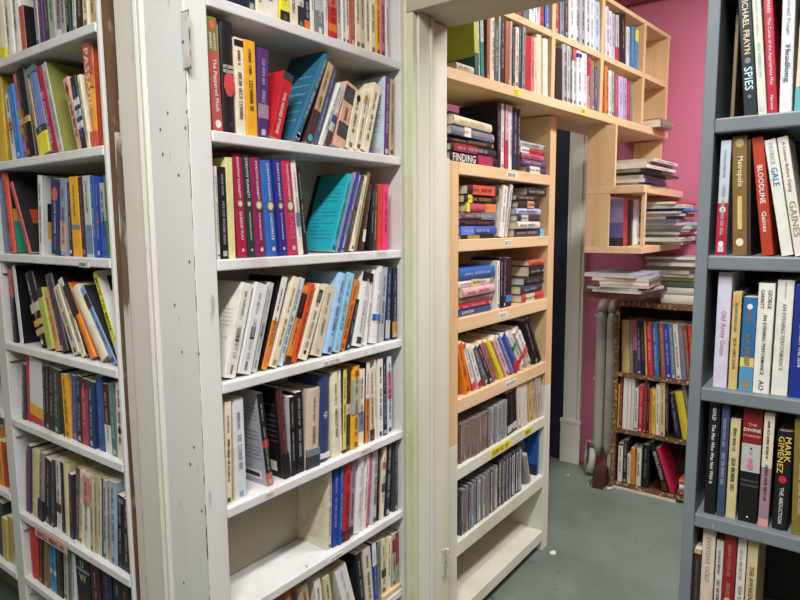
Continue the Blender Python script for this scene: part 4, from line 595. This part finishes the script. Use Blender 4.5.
# ------------------------------------------------------------------ low dark bookcase at the far wall
fb = empty('bookcase', (3.47, .40, 0)); tag(fb, 'low dark wooden bookcase with chipped edges against the pink wall', 'bookcase')
FT = EYE-.418; FZ = [EYE-.822, EYE-1.148, EYE-1.462]
part('top', M['dark'], 3.46, 3.72, .38, 1.085, FT-.028, FT, fb); part('top_edge', M['edge'], 3.455, 3.4598, .38, 1.085, FT-.028, FT, fb, 0)
for y0, y1 in ((1.055, 1.08), (.40, .422)):
    part('side_panel', M['dark'], 3.47, 3.72, y0, y1, FL, FT-.0285, fb); part('side_edge', M['edge'], 3.465, 3.4698, y0, y1, FL, FT-.0285, fb, 0)
for z in FZ: part('shelf', M['dark'], 3.47, 3.7, .4225, 1.0545, z-.022, z, fb); part('shelf_edge', M['edge'], 3.466, 3.4698, .4225, 1.0545, z-.022, z, fb, 0)
part('back_panel', nmat('bookcase_back', '#2c2019', .7, [('#1d1511', 5, .4, .7, .6, 3)]), 3.705, 3.72, .4225, 1.0545, FL, FT-.0285, fb, 0)
b = MB(); b.box(3.452, 3.4645, .72, 1.06, 0.001, .014); o = b.build('paper_strip', pm('#cfc6b2')); tag(o, 'torn pale strip on the floor along the dark bookcase', 'paper')
PF = Plane(3.478, 0, -math.pi/2)
LOOSE.append(PF)
f1 = [(621.5, 629.4, 616.3, 308, '#b79c6a', 'with a plain spine', {'cn': 'tan', 'nm': 1, 'hb': True, 'fc': '#b79c6a'}), (629.8, 633, 627.4, 311, '#7f7d7a', '', {'cn': 'grey'}), (633.4, 637, 629.6, 312, '#c76a8a', 'with a dark foot', {'cn': 'pink', 'b': [(.55, 1, 'charcoal')]}), (637.4, 641, 634, 312, '#2f3a56', '', {'cn': 'navy'}), (641.4, 645, 637, 312, '#242329', '', {'cn': 'black'}), (645.3, 647, 638.6, 314, 'tan', ''), (647.4, 653, 639.8, 314, '#cc2f2c', 'with white title', {'cn': 'red', 'lc': 'white'}), (653.4, 659, 646.4, 315, '#2f6aa8', '', {'cn': 'blue'}), (659.3, 661, 650, 319, '#22354a', '', {'cn': 'dark blue'}), (661.3, 665.4, 653.4, 313, '#a3552c', '', {'cn': 'brown'}), (666, 671, 658.2, 314, '#2b3fae', 'with white title', {'cn': 'bright blue', 'lc': 'white'}), (671.4, 676, 663.5, 315, '#6a808c', '', {'cn': 'grey blue'}), (676.4, 681, 669.5, 316, '#d9cfca', '', {'cn': 'off-white'}), (681.4, 686.4, 674.2, 315, '#6f7886', '', {'cn': 'slate'}), (687, 690.6, 680.6, 316, '#8a4a30', '', {'cn': 'russet'}), (691, 696, 686, 311, '#b4382f', '', {'cn': 'brick red'})]
row(PF, FZ[0], 'the top shelf of the dark bookcase', f1, .18, clr=.298, lim=(-1.0535, -.43))
f2 = [(615.6, 618, 615.4, 384, '#dfb72f', '', {'cn': 'yellow'}), (618.4, 621.4, 618.6, 375, '#7a2630', '', {'cn': 'maroon'}), (621.8, 626, 623.6, 371, 'white', 'with a blank spine', {'nm': 1}), (626.4, 629.6, 628, 372, '#dcd8ce', '', {'cn': 'off-white', 'nm': 1}), (630, 632.8, 632, 374, '#cfccc2', '', {'cn': 'pale grey', 'nm': 1}), (633.2, 637, 634, 388, '#c9d2cf', '', {'cn': 'pale green'}), (637.4, 642, 638, 385, '#bf2b34', 'with white title', {'cn': 'red', 'lc': 'white'}), (642.4, 645.6, 642.6, 376, '#7c2a2a', '', {'cn': 'dark red'}), (646, 648, 645.8, 380, 'black', ''), (648.4, 651, 648, 389, '#d2713a', '', {'cn': 'orange'}), (651.4, 655, 651, 389, '#e0c136', 'beside an orange one', {'cn': 'yellow'}), (655.4, 659, 653.6, 384, '#dcd6cc', '', {'cn': 'white'}), (659.4, 664.4, 656.3, 379, '#cdb98c', 'with black marks', {'cn': 'buff'}), (664.8, 668, 661, 381, '#2c2824', '', {'cn': 'dark brown'}), (674.4, 680.6, 665.2, 394, '#1f1b2c', 'with violet title', {'cn': 'black', 'lc': 'lavender'}), (682, 690.6, 670.4, 392, '#c9b32c', 'with a plain spine, leaning left', {'cn': 'mustard', 'nm': 1}), (692, 696, 678, 386, '#5b5f62', 'leaning left', {'cn': 'grey'})]
row(PF, FZ[1], 'the middle shelf of the dark bookcase', f2, .18, clr=.298, lim=(-1.0535, -.43))
f3 = [(617, 621.4, 617.2, 443, 'off-white', 'with a dark top', {'b': [(0, .06, 'charcoal')]}), (622, 626, 622.4, 440, '#2a2c2e', 'with white letters', {'cn': 'black', 'lc': 'white'}), (626.6, 630, 626, 454, '#d6c6ac', '', {'cn': 'cream'}), (630.4, 634.6, 630.4, 448, '#d0802c', 'with plain spine', {'cn': 'orange', 'nm': 1}), (635, 640, 635.4, 448, '#d5cdbb', '', {'cn': 'pale grey'}), (641, 648, 641.4, 444, '#17181a', 'with small white title', {'cn': 'black', 'lc': 'silver'}), (663, 668.4, 644, 443, '#161518', 'leaning left with white capitals', {'cn': 'black', 't': [('REVOLUTION', 'pale grey', .2, .75, 'v', .6)], 'b': [(.82, .98, 'maroon')]}), (670, 674.6, 652.6, 449, '#b0203a', 'leaning left', {'cn': 'crimson', 'lc': 'pink'})]
row(PF, FZ[2], 'the bottom shelf of the dark bookcase', f3, .18, clr=.298, lim=(-1.0535, -.43))
stack(PF, FZ[2], 'the flat pile on the bottom shelf of the dark bookcase', [(678, 700, 483, 487.5, '#b5672e', '', {'cn': 'orange'}), (679, 700, 489.5, 494.5, '#c9ccd0', '', {'cn': 'white'}), (677, 700, 497, 502.5, '#9a4a34', '', {'cn': 'brick'})])
zz_ = FT
for (y0, y1, t, col, cn, ft) in ((.62, .845, .05, '#d9d5cb', 'white', 'at the bottom'), (.60, .865, .038, '#cfc8b8', 'cream', 'above a white one'), (.615, .87, .035, '#5f6a60', 'grey green', 'with a white disc'), (.60, .865, .02, '#b5b45a', 'yellow green', 'on top')):
    h_ = y1-y0; r = new_book((3.475, y0, zz_+.0004), (0, -math.pi/2, -math.pi/2), t, h_, .2, col, {'hb': t > .03, 'nm': 1, 'fc': col}); r.location = (3.475, y0, zz_+.0004)
    # spine faces the room, pages to the sides
    ROWS.append(('the pile on top of the dark bookcase', 'books piled on top of the dark bookcase', [(r, f"wide {cn} book {ft}")])); zz_ += t+.0006
mags('the loose pile on top of the large volumes', 3.575, .70, zz_+.0005, 6, .26, .26, (.013, .022), 11, .03, .04, [('#c9c7c2', 'pale grey'), ('#a9a49a', 'stone'), ('#d6d3ce', 'white'), ('#8f9299', 'grey'), ('#d3b0a2', 'peach'), ('#b3b3b8', 'silver'), ('#44444a', 'charcoal'), ('#dcdad6', 'off-white')], hmax=SB_-.06)
# ------------------------------------------------------------------ far wall: navy door, casing, radiator, box
struct(box('door_1', M['navy'], 3.70, 3.735, 1.466, 1.80, .01, 2.1, None, .004))
trim(9, M['casing'], [(3.70, 3.74, 1.352, 1.463, FL, 2.2), (3.69, 3.74, 1.372, 1.44, FL, 2.2)])
trim(10, M['casing'], [(3.672, 3.6899, 1.34, 1.468, FL, .26), (3.668, 3.6899, 1.334, 1.47, .26, .285)])
trim(11, nmat('pink_rail_paint', '#a84c6c', .5, [('#8f3c5c', 6, .4, .7, .6, 3)]), [(3.722, 3.74, -2.1, 1.30, EYE-.09, EYE-.045)])
trim(12, nmat('cornice_paint', '#8c3f50', .6, [('#743040', 6, .4, .7, .6, 3)]), [(3.69, 3.74, -2.1, 1.75, EYE+1.23, EYE+1.29)])
ra = empty('radiator', (3.62, 1.168, 0)); tag(ra, 'old cream cast iron radiator between the door casing and dark bookcase', 'radiator')
for k in range(2):
    yk = -.036+.062*k
    for xk in (-.04, .04):
        b = MB(); b.tube([(xk*.6, yk, .13), (xk, yk, .2), (xk, yk, .95), (xk*.6, yk, 1.02)], [.022, .029, .029, .022], 12); b.build('column', M['radiator'], ra, 0, True)
    b = MB(); b.tube([(-.06, yk, 1.01), (0, yk, 1.035), (.06, yk, 1.01)], [.022, .036, .022], 12); b.build('cap', M['radiator'], ra, 0, True)
for z in (.19, .58, .96):
    b = MB(); b.tube([(0, -.075, z), (0, .075, z)], .018, 8); b.build('header_pipe', M['radiator'], ra, 0, True)
for yk in (-.055, .055):
    b = MB(); b.tube([(-.03, yk, .16), (-.05, yk, .08), (-.06, yk+.01, .02)], [.024, .02, .03], 8); b.build('foot', M['radiator'], ra, 0, True)
b = MB(); b.tube([(.0, .075, .19), (0, .1, .19), (0, .11, .1), (0, .11, .0)], .012, 8); b.build('valve_pipe', M['radiator'], ra, 0, True)
b = MB(); b.box(-.05, .05, -.03, .03, 0, .105); b.box(-.046, .046, -.026, .026, .105, .112); o = b.build('box', M['maroon'], None, .006); o.location = (3.44, 1.125, 0); tag(o, 'small dark maroon box on the floor beside the radiator', 'box')
# scraps of paper on the floor
for (x, y, s) in ((609.5, 488.5, .022), (568.5, 475, .013), (588, 483.5, .012), (553, 553, .03), (588, 485, .008)):
    v = ray(x, y); p = v*(-EYE/v.z); b = MB(); n = 7; a = [R.uniform(.5, 1) for _ in range(n)]
    b.prism([(s*a[j]*math.cos(6.283*j/n), s*.6*a[j]*math.sin(6.283*j/n)) for j in range(n)], 0.0005, .004 if s > .02 else .002); o = b.build('paper_scrap', M['paper']); o.location = (p.x, p.y, 0); o.rotation_euler.z = R.uniform(0, 3)
    tag(o, {609.5: 'largest white paper scrap by the corner of the dark bookcase', 568.5: 'white paper scrap on the floor in front of the navy door', 588: 'white paper scrap in front of the maroon box' if y < 484 else 'tiny white crumb beside the scrap near the maroon box', 553: 'white splinter on the floor at the foot of the pine bookcase'}[x], 'scrap')
# ------------------------------------------------------------------ grey bookcase at the right
GX = 1.25; GZ = [EYE+v for v in (.1885, -.056, -.3035, -.553, -.80)]
gr = empty('bookcase', (GX, .234, 0)); tag(gr, 'grey painted bookcase at the right edge beside the doorway', 'bookcase')
part('side_panel', M['grey'], GX, 1.49, .2255, .2465, FL, EYE+.9, gr, .002); part('side_panel', M['grey'], GX, 1.49, -.56, -.535, FL, EYE+.9, gr, .002)
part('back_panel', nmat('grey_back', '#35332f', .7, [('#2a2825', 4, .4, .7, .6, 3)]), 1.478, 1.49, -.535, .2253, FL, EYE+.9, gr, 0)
for z in GZ+[EYE+.44, EYE-1.06]: part('shelf', M['grey'], GX-.002, 1.477, -.5345, .2252, z-.026, z, gr, .003)
PG = Plane(GX+.012, 0, -math.pi/2)
g1 = [(725, 729, 727, 0, '#7d6a4c', 'with frayed edge', {'cn': 'brown', 'sb': .05, 'nm': 1}), (743.6, 757.2, 736, -30, '#232629', 'with cream and blue capitals', {'cn': 'black', 'fc': '#0f1013', 't': [('MICHAEL FRAYN', '#e0cda8', .06, .52, 'v', .6), ('SPIES', '#bfe0ee', .62, .8, 'v', .62)], 'dot': [(.57, .22, 'grey'), (.85, .13, 'grey')]}), (758.2, 767, 750.5, -20, '#cfd8c4', 'with faint silver title', {'cn': 'pale green', 'lc': 'pale grey'}), (767.6, 777.4, 762, -18, '#b41c34', 'with white serif title', {'cn': 'crimson', 't': [('LYNN FREED   The Curse of the Appropriate Man', '#ecd9d6', .04, .78, 'v', .42), ('Harvest', 'white', .86, .97, 'v', .3)]}),
 (778.4, 791.6, 782.4, -10, '#e3e4e8', 'with large grey lettering', {'cn': 'white', 't': [('Michael Frayn', '#7d8592', .03, .4, 'v', .42), ('Headlong', '#4f5660', .45, .78, 'v', .55)], 'hb': True, 'keep': 1}), (793.6, 806, 797, -5, '#d4c8a2', 'with teal foot', {'cn': 'tan', 'b': [(.78, 1, '#5fa9b4')]})]
row(PG, GZ[0], 'the top grey shelf', g1, .17, clr=.222, lim=(-.2245, .5))
g2 = [(714.9, 725.2, 719, 141, '#b9c4cb', 'with a crimson foot and white heart', {'cn': 'pale blue', 'b': [(.54, 1, '#b3183a')], 'dot': [(.6, .3, 'white'), (.9, .26, 'white')], 'lc': 'pale grey', 'hb': False, 'd': .13}), (732, 746.8, 730.4, 137, '#7d6034', 'with cream script and panel', {'cn': 'bronze', 'hb': False, 't': [('Metropolis', 'cream', .17, .42, 'v', .5)], 'b': [(.5, .78, '#c9b47e', .3)], 'dot': [(.06, .28, '#b29a62'), (.89, .26, 'cream')]}), (747.3, 750.8, 746.3, 140, '#3a3128', '', {'cn': 'dark brown'}),
 (761.3, 773.2, 749.2, 138, '#b03a24', 'with white capitals', {'cn': 'rust', 't': [('BLOODLINE', 'white', .24, .56, 'v', .46), ('Gaines', 'white', .63, .8, 'v', .4)], 'hb': False}), (781.2, 793.4, 763, 141, '#dcdccf', 'with blue title', {'cn': 'off-white', 't': [('PATRICK', '#9aa7a0', .03, .22, 'v', .42), ('GALE', '#2f6fae', .24, .4, 'v', .6)], 'hb': False}), (794.6, 806, 776.4, 138, '#e0d6c8', 'leaning left with grey title', {'cn': 'cream', 't': [('A Lesson Before Dying', '#80776c', .04, .46, 'v', .42), ('GAINES', '#8f8678', .54, .84, 'v', .6)], 'hb': False})]
row(PG, GZ[1], 'the second grey shelf', g2, .16, clr=.216, lim=(-.2245, .5))
g3 = [(712, 725.8, 714.9, 266, '#cbc8d8', 'with pale orange title', {'cn': 'lavender', 't': [('Old Army Game', '#b98a92', .33, .72, 'v', .5)], 'hb': False}), (727.6, 736.4, 730.8, 292, '#cdb276', 'with small dark title', {'cn': 'tan', 'b': [(.03, .14, '#c2a55f')], 'lc': 'bronze', 'hb': False}), (738, 751.8, 743, 297, '#2b6a9c', 'with orange script and ship picture', {'cn': 'blue', 'lc': '#c88a4a', 'b': [(.64, .74, '#d6c46a'), (.74, 1, '#4f94b8')], 'dot': [(.1, .2, 'white')], 'hb': False}), (752.2, 768.6, 759, 283, '#e0ddd3', 'with two-line heading and long title', {'cn': 'white', 't': [('GEORGE', '#4b4b48', .06, .23, 'v', .3, .22), ('GARRETT', '#4b4b48', .06, .23, 'v', .3, -.22), ('AN EVENING PERFORMANCE', '#45453f', .28, .83, 'v', .36), ('AO', '#55554f', .88, .97, 'v', .4)], 'hb': False}),
 (770.4, 786.8, 778.4, 280, '#dedbd0', 'with pale serif title', {'cn': 'off-white', 't': [('GEORGE GARRETT', '#7a7a70', .02, .16, 'v', .3), ('AN EVENING PERFORMANCE', '#85847a', .2, .78, 'v', .4)], 'hb': False}), (788, 806, 797, 285, '#1c2f86', 'with white title', {'cn': 'royal blue', 't': [('ENTERED FROM THE SUN', 'off-white', .2, .72, 'v', .5)], 'hb': False})]
row(PG, GZ[2], 'the third grey shelf', g3, .16, clr=.216, lim=(-.2245, .5))
g4 = [(703.4, 714.6, 712.4, 402, '#18181a', 'with tall white title', {'cn': 'black', 't': [('GOLD', 'white', .03, .14, 'v', .6), ('The Man Who Was Not With It', 'white', .18, .72, 'v', .62)], 'hb': False}), (716, 723.6, 723.2, 404, '#3d4a68', 'with worn title', {'cn': 'slate', 'hb': False}), (724.6, 734.6, 730.9, 420, '#cdbb8a', 'with small black title', {'cn': 'buff', 'lc': 'black', 'hb': False, 'dot': [(.1, .2, 'bronze')]}),
 (737, 755.8, 741.2, 408, '#151416', 'with dark red top and pink figure', {'cn': 'black', 'b': [(0, .3, '#7a1f20'), (.3, .55, '#b3b5b0')], 't': [('THE', '#d9a08c', .12, .145, 'h'), ('DIVINE', 'white', .165, .21, 'h'), ('HUSBAND', '#d9a08c', .22, .25, 'h'), ('FRANCISCO', '#77706a', .62, .64, 'h'), ('GOLDMAN', '#77706a', .66, .68, 'h')], 'dot': [(.45, .14, '#c8788a'), (.38, .09, '#c8788a'), (.5, .17, '#c8788a'), (.34, .06, '#4a342c'), (.95, .05, 'white')], 'hb': False}), (757.4, 767.6, 762.2, 409, '#9a7d86', 'with cream upper half', {'cn': 'mauve', 'b': [(0, .48, '#d9cdb4'), (.93, 1, '#d09a90')], 'hb': False}),
 (770.6, 787, 775, 431, '#1b1c1c', 'with gold name and red burst', {'cn': 'black', 't': [('MARK', '#d9bb52', .05, .3, 'v', .36, .2), ('GIMENEZ', '#d9bb52', .05, .42, 'v', .36, -.2), ('THE ABDUCTION', '#d5d8d0', .56, .93, 'v', .4)], 'dot': [(.48, .24, 'red')], 'hb': True}), (791, 808, 794.2, 419, '#7d6f2f', '', {'cn': 'olive'})]
row(PG, GZ[3], 'the fourth grey shelf', g4, .16, clr=.216, lim=(-.2245, .5))
def by(x, y, f): return x
g5 = [(688, 697, 694.5, 549, '#3b2a2a', 'with an orange top', {'cn': 'dark brown', 'b': [(.0, .05, 'tan')], 'hb': False, 'lc': 'grey'}), (697.5, 710, 705.6, 527, '#d6c6b0', 'with faded title', {'cn': 'cream', 'hb': False, 't': [('EVERYDAY GOLD', '#a58f80', .08, .5, 'v', .4)]}), (711, 718.2, 718.6, 542, '#cfc9c2', 'with small black title', {'cn': 'pale grey', 'hb': False, 'lc': 'charcoal'}), (719, 730.6, 727.4, 534, '#8f1d22', 'with a cream oval', {'cn': 'crimson', 'hb': False, 'lc': 'peach', 'dot': [(.62, .3, '#e0c89a')]}), (731.4, 740.4, 739.6, 536, '#d9d4ca', 'with lacy grey lettering', {'cn': 'off-white', 'hb': False, 'lc': 'grey'}), (741.4, 751.8, 749.4, 540, '#cdb98e', 'with dark capitals', {'cn': 'buff', 'hb': False, 't': [('THE AWAKENING', '#4f4430', .24, .64, 'v', .42)]})]
row(PG, GZ[4], 'the bottom visible grey shelf', g5, .16, clr=.216, lim=(-.2245, .5))
# ------------------------------------------------------------------ labels: each says which book of its row
def words(s): return len(s.replace(',', '').split())
ORD = ['first', 'second', 'third', 'fourth', 'fifth', 'sixth', 'seventh', 'eighth', 'ninth', 'tenth', 'eleventh', 'twelfth', 'thirteenth', 'fourteenth', 'fifteenth', 'sixteenth', 'seventeenth', 'eighteenth', 'nineteenth', 'twentieth', 'twenty-first', 'twenty-second', 'twenty-third', 'twenty-fourth']
seen = set()
for phrase, group, items in ROWS:
    ds = [d for _, d in items]; vert = 'pile' in phrase or 'end of' in phrase
    prep = 'in ' if (' bay' in phrase or 'pile' in phrase or 'group' in phrase or 'pair' in phrase) else 'at ' if 'end of' in phrase else 'on '
    for i, (o, dsc) in enumerate(items):
        n = ds.count(dsc); short = lambda s: s.split(' with ')[0].split(' leaning')[0].split(' beside')[0].split(' near')[0].split(' and ')[0]
        cand = []
        if n == 1: cand.append(f"{dsc} {prep}{phrase}")
        if n == 1: cand.append(f"{short(dsc)} {prep}{phrase}") if [short(x) for x in ds].count(short(dsc)) == 1 else None
        k = [j for j, x in enumerate(ds) if x == dsc].index(i)
        rel = 'under' if vert else 'right of'
        if i and ds.count(ds[i-1]) == 1: cand.append(f"{dsc} {rel} the {short(ds[i-1])} {prep}{phrase}") if [short(x) for x in ds].count(short(ds[i-1])) == 1 else None
        if i+1 < len(ds) and [short(x) for x in ds].count(short(ds[i+1])) == 1: cand.append(f"{dsc} {'above' if vert else 'left of'} the {short(ds[i+1])} {prep}{phrase}")
        cand.append(f"{ORD[k]} {dsc} from the {'top' if vert else 'left'} {prep}{phrase}")
        cand.append(f"{short(dsc)}, {ORD[i]} from {'top' if vert else 'left'} {prep}{phrase}")
        lab = next((c for c in cand if c and words(c) <= 16 and c not in seen), cand[-1])
        seen.add(lab); tag(o, lab, o.name.split('.')[0] if o.name.split('.')[0] in ('magazine', 'hardback', 'paperback') else 'book', group)
# ------------------------------------------------------------------ light: one ceiling tube per room, plus added fill lamps
def area(name, loc, sx, sy_, power, col=(1, .99, .995), rot=(0, 0, 0)):
    l = bpy.data.lights.new(name, 'AREA'); l.shape = 'RECTANGLE'; l.size = sx; l.size_y = sy_; l.energy = power; l.color = col
    o = bpy.data.objects.new(name, l); C.objects.link(o); o.location = loc; o.rotation_euler = rot; return o
area('ceiling_light_front', (-.1, .18, 2.86), 1.2, .14, 70)
area('fill_light_side', (-.6, 1.9, 2.86), .25, 1.2, 7)  # added soft fill for the left side, not a fixture
area('fill_light_back', (-.9, -1.1, 2.86), 1.2, .25, 9)  # added soft fill from behind the camera, not a fixture
area('ceiling_light_far_room', (2.5, -.15, 2.86), 1.2, .25, 54)
area('fill_light_passage', (2.75, 2.3, 2.86), .25, 1.2, 13)  # unseen lamp added to brighten the casing on the far wall
wd_ = bpy.data.worlds.new('world'); bpy.context.scene.world = wd_; wd_.use_nodes = True; wd_.node_tree.nodes['Background'].inputs[0].default_value = (.9, .95, 1, 1); wd_.node_tree.nodes['Background'].inputs[1].default_value = .1
vs = bpy.context.scene.view_settings; vs.view_transform = 'Standard'; vs.look = 'None'; vs.gamma = 1; vs.exposure = .15; vs.use_curve_mapping = False
bpy.context.scene.cycles.use_denoising = True
